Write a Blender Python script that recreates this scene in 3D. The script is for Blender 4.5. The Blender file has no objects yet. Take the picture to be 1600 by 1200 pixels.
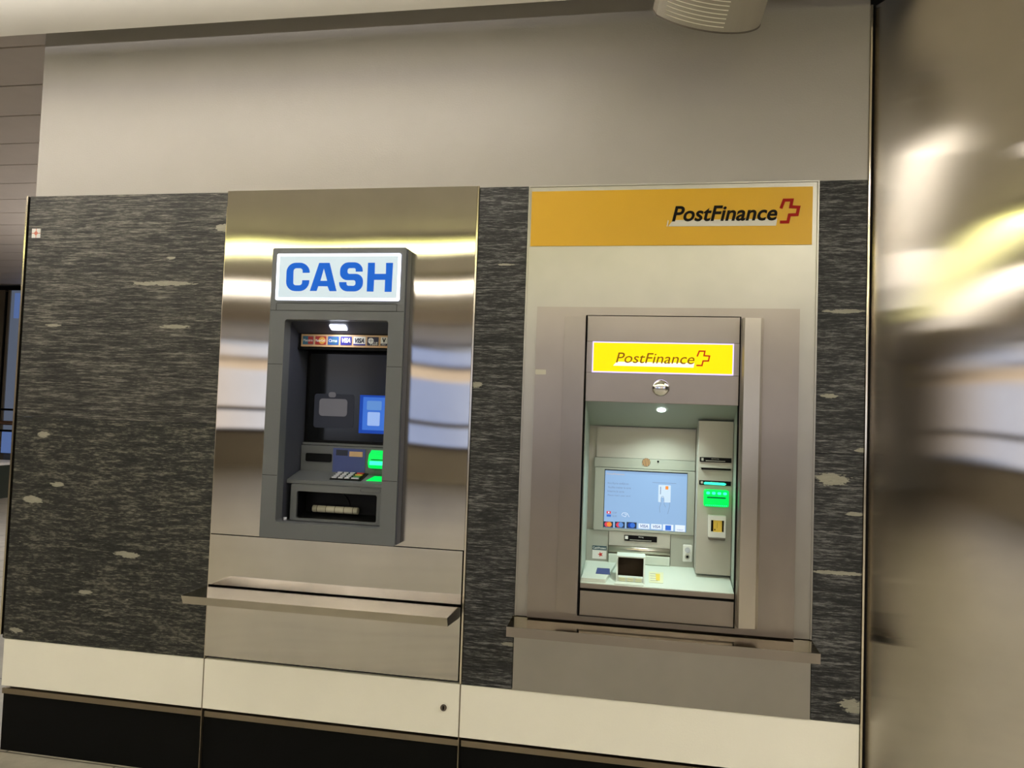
import bpy, bmesh, math, random
from mathutils import Vector, Matrix
random.seed(7)
D = bpy.data
SC = bpy.context.scene
COL = SC.collection

# ------------------------------------------------------------------ camera
CAM = (0.0, -2.38487, 1.29374)
fwd = Vector((-0.17428569, 0.98382644, 0.04135248))
rgt = Vector((0.98432218, 0.17291028, 0.0348121))
upv = Vector((-0.0270988, -0.04677142, 0.99853798))
cd = D.cameras.new('camera'); cam = D.objects.new('camera', cd); COL.objects.link(cam)
cd.sensor_width = 36.0; cd.lens = 1150 / 1600 * 36.0; cd.clip_start = 0.05; cd.clip_end = 100
m = Matrix((rgt, upv, -fwd)).transposed().to_4x4(); m.translation = Vector(CAM)
cam.matrix_world = m
SC.camera = cam

# ------------------------------------------------------------------ world, exposure
W = D.worlds.new('world'); SC.world = W; W.use_nodes = True
bg = W.node_tree.nodes['Background']; bg.inputs[0].default_value = (0.9, 0.88, 0.85, 1); bg.inputs[1].default_value = 0.05
SC.view_settings.view_transform = 'Standard'; SC.view_settings.look = 'None'
SC.view_settings.gamma = 1; SC.view_settings.use_curve_mapping = False
SC.view_settings.exposure = 0.0

# hall light: ceiling lamp rows (built further down) plus added lights out of view
WARM = (1.0, 0.95, 0.915)

def area(name, loc, size, energy, color, rot=(0, 0, 0), sy=None, spread=math.pi):
    l = D.lights.new(name, 'AREA'); l.energy = energy; l.color = color; l.size = size
    if sy: l.shape = 'RECTANGLE'; l.size_y = sy
    o = D.objects.new(name, l); COL.objects.link(o); o.location = loc; o.rotation_euler = rot
    l.spread = spread
    return o
# undersides of the ceiling lamp rows (facing down); uplights and fills are added
for dy_ in (-0.05, 0.05): area('lamp_row_light', (-1.5, -2.9 + dy_, 2.512), 7.0, 8, (1.0, 0.97, 0.72), (0, 0, 0), 0.03)
area('added_uplight', (-1.5, -5.1, 2.46), 9.0, 95, WARM, (math.pi, 0, 0), 0.12)  # added without a fitting to brighten the hall ceiling
area('lamp_row_light', (-1.5, -4.4, 2.512), 9.0, 24, WARM, (0, 0, 0), 0.12)
area('lamp_row_light', (-1.5, -7.5, 2.512), 12.0, 40, WARM, (0, 0, 0), 0.12)
area('added_uplight', (-2.25, -0.72, 2.482), 3.8, 60, WARM, (math.pi, 0, 0), 0.04)  # light of the added uplighter, brightens ceiling and upper wall
area('added_fill_light', (-4.0, -1.3, 2.594), 2.8, 18, WARM, (0, 0, 0), 0.2)  # fill added out of view on the left
area('added_fill_light', (2.6, -1.9, 2.594), 2.8, 76, WARM, (0, 0, 0), 0.2)  # fill added out of view on the right to balance the wall
area('corridor_fill', (-4.3, 3.6, 2.60), 2.8, 80, (0.9, 0.92, 1.0), (0, 0, 0), 0.2)  # added behind the wall edge to brighten the passage, no fitting
area('corridor_fill_up', (-3.6, 4.6, 1.9), 2.2, 150, (1.0, 0.94, 0.88), (math.pi, 0, 0), 0.2)  # added to brighten the passage ceiling from below, no fitting

# ------------------------------------------------------------------ materials
def srgb(r, g, b):
    f = lambda c: (c / 255 / 12.92) if c / 255 <= 0.04045 else ((c / 255 + 0.055) / 1.055) ** 2.4
    return (f(r), f(g), f(b), 1)

MATS = {}
def nodes(name):
    mt = D.materials.new(name); mt.use_nodes = True; MATS[name] = mt
    return mt, mt.node_tree.nodes, mt.node_tree.links, mt.node_tree.nodes['Principled BSDF']

def coords(N, L, scale):
    tc = N.new('ShaderNodeTexCoord'); mp = N.new('ShaderNodeMapping')
    L.new(tc.outputs['Object'], mp.inputs[0]); mp.inputs['Scale'].default_value = scale
    return mp.outputs[0]

def noise(N, L, vec, scale, detail=4, rough=0.6):
    n = N.new('ShaderNodeTexNoise'); n.inputs['Scale'].default_value = scale
    n.inputs['Detail'].default_value = detail; n.inputs['Roughness'].default_value = rough
    L.new(vec, n.inputs['Vector']); return n.outputs['Fac']

def ramp(N, L, fac, stops):
    r = N.new('ShaderNodeValToRGB'); L.new(fac, r.inputs[0])
    e = r.color_ramp.elements
    e[0].position, e[0].color = stops[0]; e[1].position, e[1].color = stops[-1]
    for p, c in stops[1:-1]:
        k = e.new(p); k.color = c
    return r.outputs[0]

def plain(name, rgb, rough=0.5, metal=0.0, coat=0.0, bump=0.0, bscale=200, var=0.06, vscale=6):
    mt, N, L, P = nodes(name)
    c = srgb(*rgb); v = coords(N, L, (1, 1, 1))
    lo = tuple(x * (1 - var) for x in c[:3]) + (1,); hi = tuple(min(1, x * (1 + var)) for x in c[:3]) + (1,)
    L.new(ramp(N, L, noise(N, L, v, vscale), [(0.3, lo), (0.7, hi)]), P.inputs['Base Color'])
    P.inputs['Roughness'].default_value = rough; P.inputs['Metallic'].default_value = metal
    P.inputs['Coat Weight'].default_value = coat
    if bump:
        b = N.new('ShaderNodeBump'); b.inputs['Strength'].default_value = bump; b.inputs['Distance'].default_value = 0.002
        L.new(noise(N, L, v, bscale, 2), b.inputs['Height']); L.new(b.outputs[0], P.inputs['Normal'])
    return mt

def glow(name, rgb, strength, base=None):
    mt, N, L, P = nodes(name)
    P.inputs['Base Color'].default_value = base or tuple(0.25 * q for q in srgb(*rgb)[:3]) + (1,); P.inputs['Roughness'].default_value = 0.4
    P.inputs['Specular IOR Level'].default_value = 0.12
    P.inputs['Emission Color'].default_value = srgb(*rgb); P.inputs['Emission Strength'].default_value = strength
    return mt

def steel(name, rgb, rough, aniso, wave=0.0, smudge=0.015, wscale=(1.5, 1.5, 1.5)):
    """brushed stainless steel with vertical grain: reflections smear sideways"""
    mt, N, L, P = nodes(name)
    N.remove(P); G = N.new('ShaderNodeBsdfAnisotropic'); L.new(G.outputs[0], N['Material Output'].inputs['Surface'])
    G.distribution = 'BECKMANN' if aniso > 0.7 else 'GGX'
    c = srgb(*rgb)
    v = coords(N, L, (1, 1, 1))
    lo = tuple(x * 0.92 for x in c[:3]) + (1,); hi = tuple(min(1, x * 1.03) for x in c[:3]) + (1,)
    L.new(ramp(N, L, noise(N, L, v, 4, 3), [(0.3, lo), (0.7, hi)]), G.inputs['Color'])
    mr = N.new('ShaderNodeMapRange'); mr.inputs['To Min'].default_value = max(0.01, rough - smudge); mr.inputs['To Max'].default_value = rough + smudge
    L.new(noise(N, L, v, 5, 3), mr.inputs['Value']); L.new(mr.outputs[0], G.inputs['Roughness'])
    G.inputs['Anisotropy'].default_value = aniso
    g = N.new('ShaderNodeNewGeometry')
    cv = N.new('ShaderNodeCombineXYZ'); cv.inputs[0].default_value = 0.02; cv.inputs[1].default_value = 0.03; cv.inputs[2].default_value = 1.0
    L.new(cv.outputs[0], G.inputs['Tangent'])
    if wave:
        vv = coords(N, L, wscale)
        n = N.new('ShaderNodeTexNoise'); n.inputs['Scale'].default_value = 1.0; n.inputs['Detail'].default_value = 0.0; L.new(vv, n.inputs['Vector'])
        o1 = N.new('ShaderNodeVectorMath'); o1.operation = 'SUBTRACT'; L.new(n.outputs['Color'], o1.inputs[0]); o1.inputs[1].default_value = (0.5, 0.5, 0.5)
        o2 = N.new('ShaderNodeVectorMath'); o2.operation = 'SCALE'; L.new(o1.outputs[0], o2.inputs[0]); o2.inputs['Scale'].default_value = wave
        o3 = N.new('ShaderNodeVectorMath'); o3.operation = 'ADD'; L.new(o2.outputs[0], o3.inputs[0]); L.new(g.outputs['Normal'], o3.inputs[1])
        o4 = N.new('ShaderNodeVectorMath'); o4.operation = 'NORMALIZE'; L.new(o3.outputs[0], o4.inputs[0]); L.new(o4.outputs[0], G.inputs['Normal'])
    return mt

def stone(name, dark, mid, light, sx, sz, spots=(), speck=0.0, seed=0.0):
    """dark gneiss with fine horizontal grain; spots = pale quartz lenses (x, z, half width, half height)"""
    mt, N, L, P = nodes(name)
    tc = N.new('ShaderNodeTexCoord')
    def mapped(scale, off=0.0):
        mp = N.new('ShaderNodeMapping'); L.new(tc.outputs['Object'], mp.inputs[0])
        mp.inputs['Scale'].default_value = scale; mp.inputs['Location'].default_value = (off, off * 1.7, off * 0.3)
        return mp.outputs[0]
    wob = noise(N, L, mapped((3, 3, 3), seed), 1.5, 3)
    n1 = noise(N, L, mapped((sx, 1, sz), seed), 1.0, 9, 0.72)
    n2 = noise(N, L, mapped((sx * 4, 1, sz * 2.2), seed + 3), 1.0, 6, 0.75)
    mx = N.new('ShaderNodeMath'); mx.operation = 'ADD'; L.new(n1, mx.inputs[0]); L.new(n2, mx.inputs[1])
    m2 = N.new('ShaderNodeMath'); m2.operation = 'MULTIPLY_ADD'; L.new(wob, m2.inputs[0]); m2.inputs[1].default_value = 0.16; L.new(mx.outputs[0], m2.inputs[2])
    r = N.new('ShaderNodeMapRange'); r.inputs['From Min'].default_value = 0.92; r.inputs['From Max'].default_value = 1.30; L.new(m2.outputs[0], r.inputs['Value'])
    col = ramp(N, L, r.outputs[0], [(0.0, srgb(*dark)), (0.45, srgb(*mid)), (1.0, srgb(*light))])
    P.inputs['Roughness'].default_value = 0.5; P.inputs['Specular IOR Level'].default_value = 0.3
    # small pale flecks
    fl = noise(N, L, mapped((sx * 2.2, 1, sz * 0.75), seed + 9), 1.0, 5, 0.6)
    fr = N.new('ShaderNodeMapRange'); fr.inputs['From Min'].default_value = 0.70 - speck; fr.inputs['From Max'].default_value = 0.76 - speck
    L.new(fl, fr.inputs['Value']); mask = fr.outputs[0]
    sp = N.new('ShaderNodeSeparateXYZ'); L.new(tc.outputs['Object'], sp.inputs[0])
    edge = noise(N, L, mapped((26, 1, 110), seed + 5), 1.0, 5, 0.75)
    def mth(op, a, b=None, c=None):
        k = N.new('ShaderNodeMath'); k.operation = op
        for i, q in enumerate((a, b, c)):
            if q is None: continue
            if isinstance(q, (int, float)): k.inputs[i].default_value = q
            else: L.new(q, k.inputs[i])
        return k.outputs[0]
    total = None
    for (x, z, hx, hz) in spots:
        dx = mth('DIVIDE', mth('SUBTRACT', sp.outputs[0], x), hx); dz = mth('DIVIDE', mth('SUBTRACT', sp.outputs[2], z), hz)
        d2 = mth('ADD', mth('MULTIPLY', dx, dx), mth('MULTIPLY', dz, dz))
        d3 = mth('ADD', d2, mth('MULTIPLY', mth('SUBTRACT', edge, 0.5), 4.4))
        q = mth('LESS_THAN', d3, 0.85)
        total = q if total is None else mth('MAXIMUM', total, q)
    if total is not None:
        mask = mth('MAXIMUM', mth('MULTIPLY', mask, 0.55), mth('MULTIPLY', total, mth('ADD', 0.45, mth('MULTIPLY', edge, 0.8))))
    else:
        mask = mth('MULTIPLY', mask, 0.55)
    mix = N.new('ShaderNodeMix'); mix.data_type = 'RGBA'
    L.new(mask, mix.inputs['Factor']); L.new(col, mix.inputs['A']); mix.inputs['B'].default_value = srgb(150, 147, 132)
    L.new(mix.outputs['Result'], P.inputs['Base Color'])
    b = N.new('ShaderNodeBump'); b.inputs['Strength'].default_value = 0.5; b.inputs['Distance'].default_value = 0.0015
    L.new(m2.outputs[0], b.inputs['Height']); L.new(b.outputs[0], P.inputs['Normal'])
    return mt

M = {}
M['white'] = plain('white_lacquer', (172, 168, 162), 0.3, coat=0.0, bump=0.25, bscale=160, var=0.015)
M['white'].node_tree.nodes['Principled BSDF'].inputs['Specular IOR Level'].default_value = 0.3
M['base_white'] = plain('cream_panel', (240, 236, 222), 0.5, bump=0.15, bscale=160, var=0.015)
M['ceil'] = plain('ceiling_white', (242, 239, 230), 0.6, bump=0.1, var=0.01)
M['metal_ceiling'] = plain('grey_metal_ceiling', (190, 180, 172), 0.55, var=0.03)
M['black'] = plain('black_plinth', (7, 7, 6), 0.75, var=0.1)
M['black'].node_tree.nodes['Principled BSDF'].inputs['Specular IOR Level'].default_value = 0.12
M['gap'] = plain('shadow_gap', (12, 11, 10), 0.8)
M['darkwall'] = plain('dark_core', (60, 56, 50), 0.8)
M['steel_cash'] = steel('steel_mirror_brushed', (206, 201, 192), 0.10, 0.80, smudge=0.002, wave=0.02, wscale=(2.2, 1, 1.6))
M['steel_shelf'] = steel('steel_shelf', (200, 194, 184), 0.22, 0.5)
M['steel_pf'] = steel('steel_satin', (184, 181, 174), 0.44, 0.4, smudge=0.03)
M['steel_fascia'] = steel('steel_fascia', (168, 160, 152), 0.38, 0.5, smudge=0.03)
M['steel_pillar'] = steel('steel_pillar', (200, 193, 180), 0.30, 0.4, wave=0.015, wscale=(6, 6, 5), smudge=0.02)
M['steel_col'] = steel('steel_column', (204, 198, 188), 0.14, 0.88, smudge=0.004, wave=0.03, wscale=(1.0, 1.0, 2.2))
M['shelf_top'] = steel('steel_shelf_top', (150, 142, 130), 0.12, 0.0, smudge=0.02)
M['end_dark'] = plain('dark_end', (44, 40, 34), 0.5)
M['strip'] = steel('polished_strip', (225, 215, 195), 0.18, 0.3)
M['alu'] = steel('anodised_strip', (150, 138, 120), 0.35, 0.4)
M['mirror'] = steel('convex_mirror', (235, 235, 232), 0.03, 0.0, smudge=0.0)
M['atm_grey'] = plain('grey_plastic', (90, 93, 95), 0.5, bump=0.2, bscale=500, var=0.03)
M['atm_dark'] = plain('dark_grey_plastic', (62, 64, 74), 0.5, bump=0.2, bscale=500, var=0.03)
M['atm_black'] = plain('black_plastic', (14, 14, 15), 0.35, var=0.05)
M['glass_black'] = plain('dark_screen_glass', (10, 12, 14), 0.12, var=0.02)
M['key'] = plain('grey_key', (185, 186, 196), 0.4, var=0.02)
M['key_red'] = plain('red_key', (190, 60, 40), 0.4)
M['key_yellow'] = plain('yellow_key', (205, 180, 60), 0.4)
M['key_green'] = plain('green_key', (60, 130, 70), 0.4)
M['roll'] = plain('cream_roller', (190, 186, 168), 0.5)
M['yellow'] = plain('yellow_sign_face', (214, 166, 26), 0.38, coat=0.0, var=0.01)
M['ink'] = plain('black_ink', (12, 9, 8), 0.4)
M['ink_white'] = plain('white_ink', (214, 210, 198), 0.4)
M['ink_red'] = plain('red_ink', (150, 24, 14), 0.4)
M['lit_yellow'] = glow('lit_yellow_face', (255, 222, 10), 1.05)
M['lit_white'] = glow('lit_white_band', (255, 250, 225), 1.1)
M['lit_edge'] = glow('lit_acrylic_edge', (220, 205, 255), 1.2)
M['lit_ink'] = glow('lit_brown_ink', (150, 105, 10), 0.55, srgb(90, 60, 10))
M['lit_red'] = glow('lit_red_ink', (185, 50, 12), 0.75, srgb(120, 30, 10))
M['cash_face'] = glow('cash_sign_face', (206, 221, 226), 0.88)
M['cash_rim'] = glow('cash_sign_rim', (236, 238, 255), 2.2)
M['cash_blue'] = glow('cash_sign_blue', (24, 96, 200), 0.85)
M['led'] = glow('white_led', (235, 240, 255), 9.0)
M['led_pf'] = glow('white_led_lens', (235, 255, 245), 9.0)
M['pf_grey'] = plain('warm_grey_fascia', (176, 173, 164), 0.45, metal=0.0, var=0.03)
M['pf_top'] = plain('grey_recess_ceiling', (150, 158, 148), 0.5, var=0.02)
M['pf_desk'] = plain('pale_desk', (205, 214, 204), 0.45, var=0.02)
M['pf_side'] = plain('pale_side_wall', (165, 178, 168), 0.4, var=0.02)
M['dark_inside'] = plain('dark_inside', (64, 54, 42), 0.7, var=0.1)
M['bezel'] = plain('pf_bezel', (160, 162, 152), 0.45, var=0.02)
M['screen'] = glow('screen_light_blue', (150, 184, 226), 0.80)
M['scr_text'] = glow('screen_grey_text', (122, 140, 178), 0.85)
M['scr_orange'] = glow('screen_orange_text', (205, 180, 165), 0.9)
M['scr_card'] = glow('screen_white_card', (196, 214, 232), 0.95)
M['scr_white'] = glow('screen_white', (215, 225, 240), 1.0)
M['scr_navy'] = glow('screen_navy', (50, 60, 80), 0.7)
M['scr_blue'] = glow('screen_blue', (60, 110, 205), 0.9)
M['scr_deep'] = glow('screen_deep_blue', (28, 70, 170), 0.8)
M['scr_pale'] = glow('screen_pale_blue', (150, 180, 235), 0.9)
M['scr_reflect'] = glow('screen_grey_reflection', (108, 106, 110), 0.6)
M['scr_mid'] = glow('screen_mid_blue', (95, 140, 205), 0.9)
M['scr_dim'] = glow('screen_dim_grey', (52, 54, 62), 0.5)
M['scr_red'] = glow('screen_red', (215, 70, 90), 0.9)
M['scr_or'] = glow('screen_orange', (235, 140, 60), 0.9)
M['green'] = glow('green_light', (0, 225, 85), 1.1)
M['green_bright'] = glow('bright_green_light', (60, 245, 190), 1.5)
M['green_dim'] = glow('dim_green_light', (10, 120, 60), 0.5)
M['st_blue'] = plain('navy_print', (58, 72, 130), 0.45)
M['st_white'] = plain('white_print', (225, 225, 222), 0.45)
M['st_red'] = plain('red_print', (196, 50, 48), 0.45)
M['st_pink'] = plain('salmon_print', (190, 110, 92), 0.45)
M['st_dark'] = plain('dark_print', (50, 78, 88), 0.45)
M['st_orange'] = plain('tan_print', (200, 164, 124), 0.45)
M['st_yellow'] = plain('yellow_print', (226, 200, 80), 0.45)
M['st_cream'] = plain('cream_print', (214, 216, 180), 0.45)
M['lg_red'] = plain('logo_red', (160, 40, 40), 0.45)
M['lg_gold'] = plain('logo_gold', (214, 160, 70), 0.45)
M['lg_blue'] = plain('logo_blue', (40, 86, 150), 0.45)
M['lg_teal'] = plain('logo_teal', (50, 100, 130), 0.45)
M['lg_navy'] = plain('logo_navy', (36, 34, 130), 0.45)
M['lg_dark'] = plain('logo_dark', (28, 30, 60), 0.45)
M['gold'] = plain('gold_pad', (240, 204, 84), 0.4)
M['copper'] = plain('copper_slats', (205, 160, 110), 0.3, metal=0.4)
M['speaker'] = plain('grey_speaker', (150, 144, 132), 0.45, var=0.02)
M['speaker_dark'] = plain('speaker_edge', (90, 82, 74), 0.5)
M['hole'] = plain('pale_grille_bead', (250, 246, 232), 0.35)
M['screw'] = steel('screw_steel', (120, 112, 104), 0.3, 0.0)
M['stone_left'] = stone('stone_left_upper', (24, 24, 23), (56, 55, 52), (118, 115, 106), 8, 135,
    [(-1.715, 1.723, 0.125, 0.009), (-1.655, 1.567, 0.065, 0.007), (-1.488, 1.925, 0.03, 0.014), (-1.69, 1.815, 0.02, 0.006), (-2.16, 1.565, 0.035, 0.006)], seed=2.0)
M['stone_left_low'] = stone('stone_left_lower', (24, 25, 23), (44, 44, 41), (108, 105, 94), 11, 85,
    [(-1.80, 0.745, 0.05, 0.012), (-2.2, 0.92, 0.045, 0.014), (-2.235, 0.44, 0.03, 0.01), (-2.17, 1.16, 0.03, 0.01), (-2.1, 0.98, 0.03, 0.008), (-1.96, 0.60, 0.03, 0.008)], speck=0.04, seed=11.0)
M['stone_mid'] = stone('stone_middle', (20, 21, 21), (44, 44, 44), (112, 111, 109), 9, 130,
    [(-0.545, 1.388, 0.028, 0.010), (-0.46, 1.79, 0.03, 0.004), (-0.40, 0.55, 0.03, 0.006)], seed=21.0)
M['stone_right'] = stone('stone_right', (20, 21, 21), (44, 44, 44), (112, 111, 109), 9, 130,
    [(0.60, 1.645, 0.06, 0.007), (0.565, 1.385, 0.03, 0.008), (0.66, 1.222, 0.02, 0.008), (0.575, 1.13, 0.055, 0.018), (0.60, 0.85, 0.09, 0.006), (0.64, 1.03, 0.03, 0.006), (0.645, 0.46, 0.04, 0.022)], seed=31.0)

for k_ in ('ink', 'ink_red', 'atm_black', 'gap', 'dark_inside'): MATS_ = M[k_].node_tree.nodes['Principled BSDF']; MATS_.inputs['Specular IOR Level'].default_value = 0.12

# floor: grey-brown stone tiles
def floor_mat():
    mt, N, L, P = nodes('floor_tiles')
    v = coords(N, L, (1, 1, 1))
    br = N.new('ShaderNodeTexBrick'); L.new(v, br.inputs['Vector']); br.inputs['Scale'].default_value = 1.0
    br.offset = 0.5; br.inputs['Brick Width'].default_value = 0.9; br.inputs['Row Height'].default_value = 0.6; br.inputs['Mortar Size'].default_value = 0.004
    br.inputs['Color1'].default_value = srgb(182, 175, 158); br.inputs['Color2'].default_value = srgb(172, 166, 150); br.inputs['Mortar'].default_value = srgb(80, 74, 64)
    mix = N.new('ShaderNodeMix'); mix.data_type = 'RGBA'; mix.blend_type = 'MULTIPLY'; mix.inputs['Factor'].default_value = 0.7
    L.new(br.outputs['Color'], mix.inputs['A'])
    L.new(ramp(N, L, noise(N, L, v, 9, 8, 0.7), [(0.3, (0.55, 0.55, 0.55, 1)), (0.7, (1, 1, 1, 1))]), mix.inputs['B'])
    L.new(mix.outputs['Result'], P.inputs['Base Color']); P.inputs['Roughness'].default_value = 0.35
    return mt
M['floor'] = floor_mat()

# ------------------------------------------------------------------ mesh helpers
class MB:
    def __init__(s): s.bm = bmesh.new(); s.mats = []; s.mi = 0
    def use(s, mt):
        if mt not in s.mats: s.mats.append(mt)
        s.mi = s.mats.index(mt); return s
    def _tag(s, faces, smooth=False):
        for f in faces: f.material_index = s.mi; f.smooth = smooth
    def box(s, x0, x1, y0, y1, z0, z1, bev=0.0):
        vs = [s.bm.verts.new((x, y, z)) for z in (z0, z1) for y in (y0, y1) for x in (x0, x1)]
        fs = [s.bm.faces.new([vs[i] for i in q]) for q in ((0, 2, 3, 1), (4, 5, 7, 6), (0, 1, 5, 4), (2, 6, 7, 3), (0, 4, 6, 2), (1, 3, 7, 5))]
        s._tag(fs)
        if bev:
            es = list({e for f in fs for e in f.edges})
            r = bmesh.ops.bevel(s.bm, geom=es, offset=bev, segments=2, affect='EDGES', profile=0.5)
            for f in r['faces']: f.material_index = s.mi; f.smooth = True
        return s
    def hexa(s, p):   # eight corners: bottom/front ring 0-3 then the matching ring 4-7
        vs = [s.bm.verts.new(q) for q in p]
        fs = [s.bm.faces.new([vs[i] for i in q]) for q in ((0, 1, 2, 3), (7, 6, 5, 4), (0, 4, 5, 1), (1, 5, 6, 2), (2, 6, 7, 3), (3, 7, 4, 0))]
        s._tag(fs); return s
    def quad(s, *p):
        f = s.bm.faces.new([s.bm.verts.new(q) for q in p]); s._tag([f]); return s
    def prism(s, pts, axis, a0, a1, smooth=False):
        """polygon pts in the plane across axis, extruded from a0 to a1"""
        def mk(p, a):
            return {'x': (a, p[0], p[1]), 'y': (p[0], a, p[1]), 'z': (p[0], p[1], a)}[axis]
        A = [s.bm.verts.new(mk(p, a0)) for p in pts]; B = [s.bm.verts.new(mk(p, a1)) for p in pts]
        n = len(pts); f1 = s.bm.faces.new(A); f2 = s.bm.faces.new(B[::-1]); s._tag([f1, f2])
        s._tag([s.bm.faces.new([A[i], B[i], B[(i + 1) % n], A[(i + 1) % n]]) for i in range(n)], smooth)
        return s
    def cyl(s, c, axis, r, h, seg=24, r2=None):
        pts = [(math.cos(2 * math.pi * i / seg), math.sin(2 * math.pi * i / seg)) for i in range(seg)]
        r2 = r if r2 is None else r2
        def mk(p, rr, a):
            return {'x': (c[0] + a, c[1] + p[0] * rr, c[2] + p[1] * rr), 'y': (c[0] + p[0] * rr, c[1] + a, c[2] + p[1] * rr), 'z': (c[0] + p[0] * rr, c[1] + p[1] * rr, c[2] + a)}[axis]
        A = [s.bm.verts.new(mk(p, r, 0)) for p in pts]; B = [s.bm.verts.new(mk(p, r2, h)) for p in pts]
        s._tag([s.bm.faces.new(A), s.bm.faces.new(B[::-1])])
        s._tag([s.bm.faces.new([A[i], B[i], B[(i + 1) % seg], A[(i + 1) % seg]]) for i in range(seg)], True)
        return s
    def dome(s, c, r, depth, seg=32, rings=8):
        """spherical cap bulging toward -Y"""
        prev = None
        for k in range(rings + 1):
            a = math.pi / 2 * k / rings
            rr = r * math.cos(a); yy = c[1] - depth * math.sin(a)
            ring = [s.bm.verts.new((c[0] + rr * math.cos(t * 2 * math.pi / seg), yy, c[2] + rr * math.sin(t * 2 * math.pi / seg))) for t in range(seg)] if k < rings else [s.bm.verts.new((c[0], yy, c[2]))]
            if prev:
                for i in range(seg):
                    if len(ring) > 1: f = s.bm.faces.new([prev[i], prev[(i + 1) % seg], ring[(i + 1) % seg], ring[i]])
                    else: f = s.bm.faces.new([prev[i], prev[(i + 1) % seg], ring[0]])
                    f.smooth = True; f.material_index = s.mi
            prev = ring
        return s
    def add_mesh(s, me):
        n0 = len(s.bm.faces); s.bm.from_mesh(me); s.bm.faces.ensure_lookup_table()
        for f in s.bm.faces[n0:]: f.material_index = s.mi
        return s
    def loops(s, loops, y0, y1):
        """flat 2D outline(s) in X,Z (first outer, others holes) extruded from y0 to y1"""
        return s.add_mesh(shape_mesh(loops, y0, y1))

def shape_mesh(loops, y0, y1):
    cu = D.curves.new('tmp', 'CURVE'); cu.dimensions = '2D'; cu.fill_mode = 'BOTH'; cu.extrude = abs(y1 - y0) / 2
    for lp in loops:
        sp = cu.splines.new('POLY'); sp.points.add(len(lp) - 1); sp.use_cyclic_u = True
        for i, p in enumerate(lp): sp.points[i].co = (p[0], p[1], 0, 1)
    o = D.objects.new('tmp', cu); me = D.meshes.new_from_object(o)
    D.objects.remove(o); D.curves.remove(cu)
    ym = (y0 + y1) / 2
    for v in me.vertices: x, y, z = v.co; v.co = (x, ym - z, y)
    return me

def text_mesh(body, x0, x1, z0, z1, y, shear=0.0, bold=0.0, thick=0.0006, italic_fix=True):
    """lettering fitted into a box on a surface facing -Y"""
    cu = D.curves.new('tmp', 'FONT'); cu.body = body; cu.shear = shear; cu.offset = bold; cu.extrude = 0.01
    cu.resolution_u = 4
    o = D.objects.new('tmp', cu); me = D.meshes.new_from_object(o)
    D.objects.remove(o); D.curves.remove(cu)
    xs = [v.co.x for v in me.vertices]; ys = [v.co.y for v in me.vertices]
    ax, bx, ay, by = min(xs), max(xs), min(ys), max(ys)
    for v in me.vertices:
        X, Y, Z = v.co
        v.co = (x0 + (X - ax) / (bx - ax) * (x1 - x0), y - (Z + 0.01) / 0.02 * thick, z0 + (Y - ay) / (by - ay) * (z1 - z0))
    return me

def rpoly(pts, seg=7):
    """closed outline, each corner (x, y, radius) rounded"""
    out = []; n = len(pts)
    for i in range(n):
        x, y, r = pts[i]
        if r <= 0: out.append((x, y)); continue
        p = Vector((x, y)); a = Vector(pts[i - 1][:2]); b = Vector(pts[(i + 1) % n][:2])
        u = (a - p); w = (b - p); lu, lw = u.length, w.length; u.normalize(); w.normalize()
        ang = u.angle(w); t = min(r / math.tan(ang / 2), lu * 0.5 if pts[i - 1][2] else lu, lw * 0.5 if pts[(i + 1) % n][2] else lw)
        rr = t * math.tan(ang / 2)
        c = p + (u + w).normalized() * (rr / math.sin(ang / 2))
        s0 = p + u * t - c; s1 = p + w * t - c
        a0 = math.atan2(s0.y, s0.x); a1 = math.atan2(s1.y, s1.x); d = (a1 - a0 + math.pi) % (2 * math.pi) - math.pi
        for k in range(seg + 1):
            q = a0 + d * k / seg; out.append((c.x + rr * math.cos(q), c.y + rr * math.sin(q)))
    return out
def rect(x0, x1, z0, z1, r=0.0): return rpoly([(x0, z0, r), (x1, z0, r), (x1, z1, r), (x0, z1, r)], 5)

def origin_of(o):
    v = Vector((0, 0, 0))
    while o is not None: v += Vector(o.location); o = o.parent
    return v
def obj(name, mb, mt=None, parent=None, label=None, group=None):
    me = D.meshes.new(name); off = origin_of(parent)
    bmesh.ops.recalc_face_normals(mb.bm, faces=mb.bm.faces[:])
    bmesh.ops.translate(mb.bm, verts=mb.bm.verts[:], vec=-off)
    mb.bm.to_mesh(me); mb.bm.free()
    for q in (mb.mats or [mt]): me.materials.append(q)
    o = D.objects.new(name, me); COL.objects.link(o); o.parent = parent
    if label: o['label'] = label
    if group: o['group'] = group
    return o
def tag(o, label, cat, group=None):
    o['label'] = label; o['category'] = cat
    if group: o['group'] = group
    return o
def thing(name, label, cat, loc, group=None):
    o = D.objects.new(name, None); COL.objects.link(o); o.location = loc; o.empty_display_size = 0.05
    return tag(o, label, cat, group)
def struct(name, mb, mt=None, label=None):
    o = obj(name, mb, mt); o['kind'] = 'structure'
    if label: o['label'] = label
    return o

# ================================================================== the setting
ZT, ZB, ZW = 2.052, 0.408, 0.236
struct('floor', MB().box(-14, 9, -11, 12, -0.1, 0.0), M['floor'], 'grey brown stone tile floor')
struct('ceiling', MB().box(-14, 9, -11, -0.135, 2.60, 2.74), M['ceil'], 'bright white ceiling in front of the cash machine wall')
mb = MB().use(M['metal_ceiling'])
ys = [-0.09, 0.10, 0.477, 0.84, 1.194, 1.592, 1.962]
while ys[-1] < 6.7: ys.append(ys[-1] + 0.385)
for a, b in zip(ys, ys[1:]): mb.box(-14, -2.31, a + 0.006, b - 0.006, 2.90, 2.94)
mb.use(M['gap']).box(-14, -2.31, -0.09, 7.0, 2.945, 2.96)
struct('ceiling_left', mb, None, 'grey metal panel ceiling of the passage at left')
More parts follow.
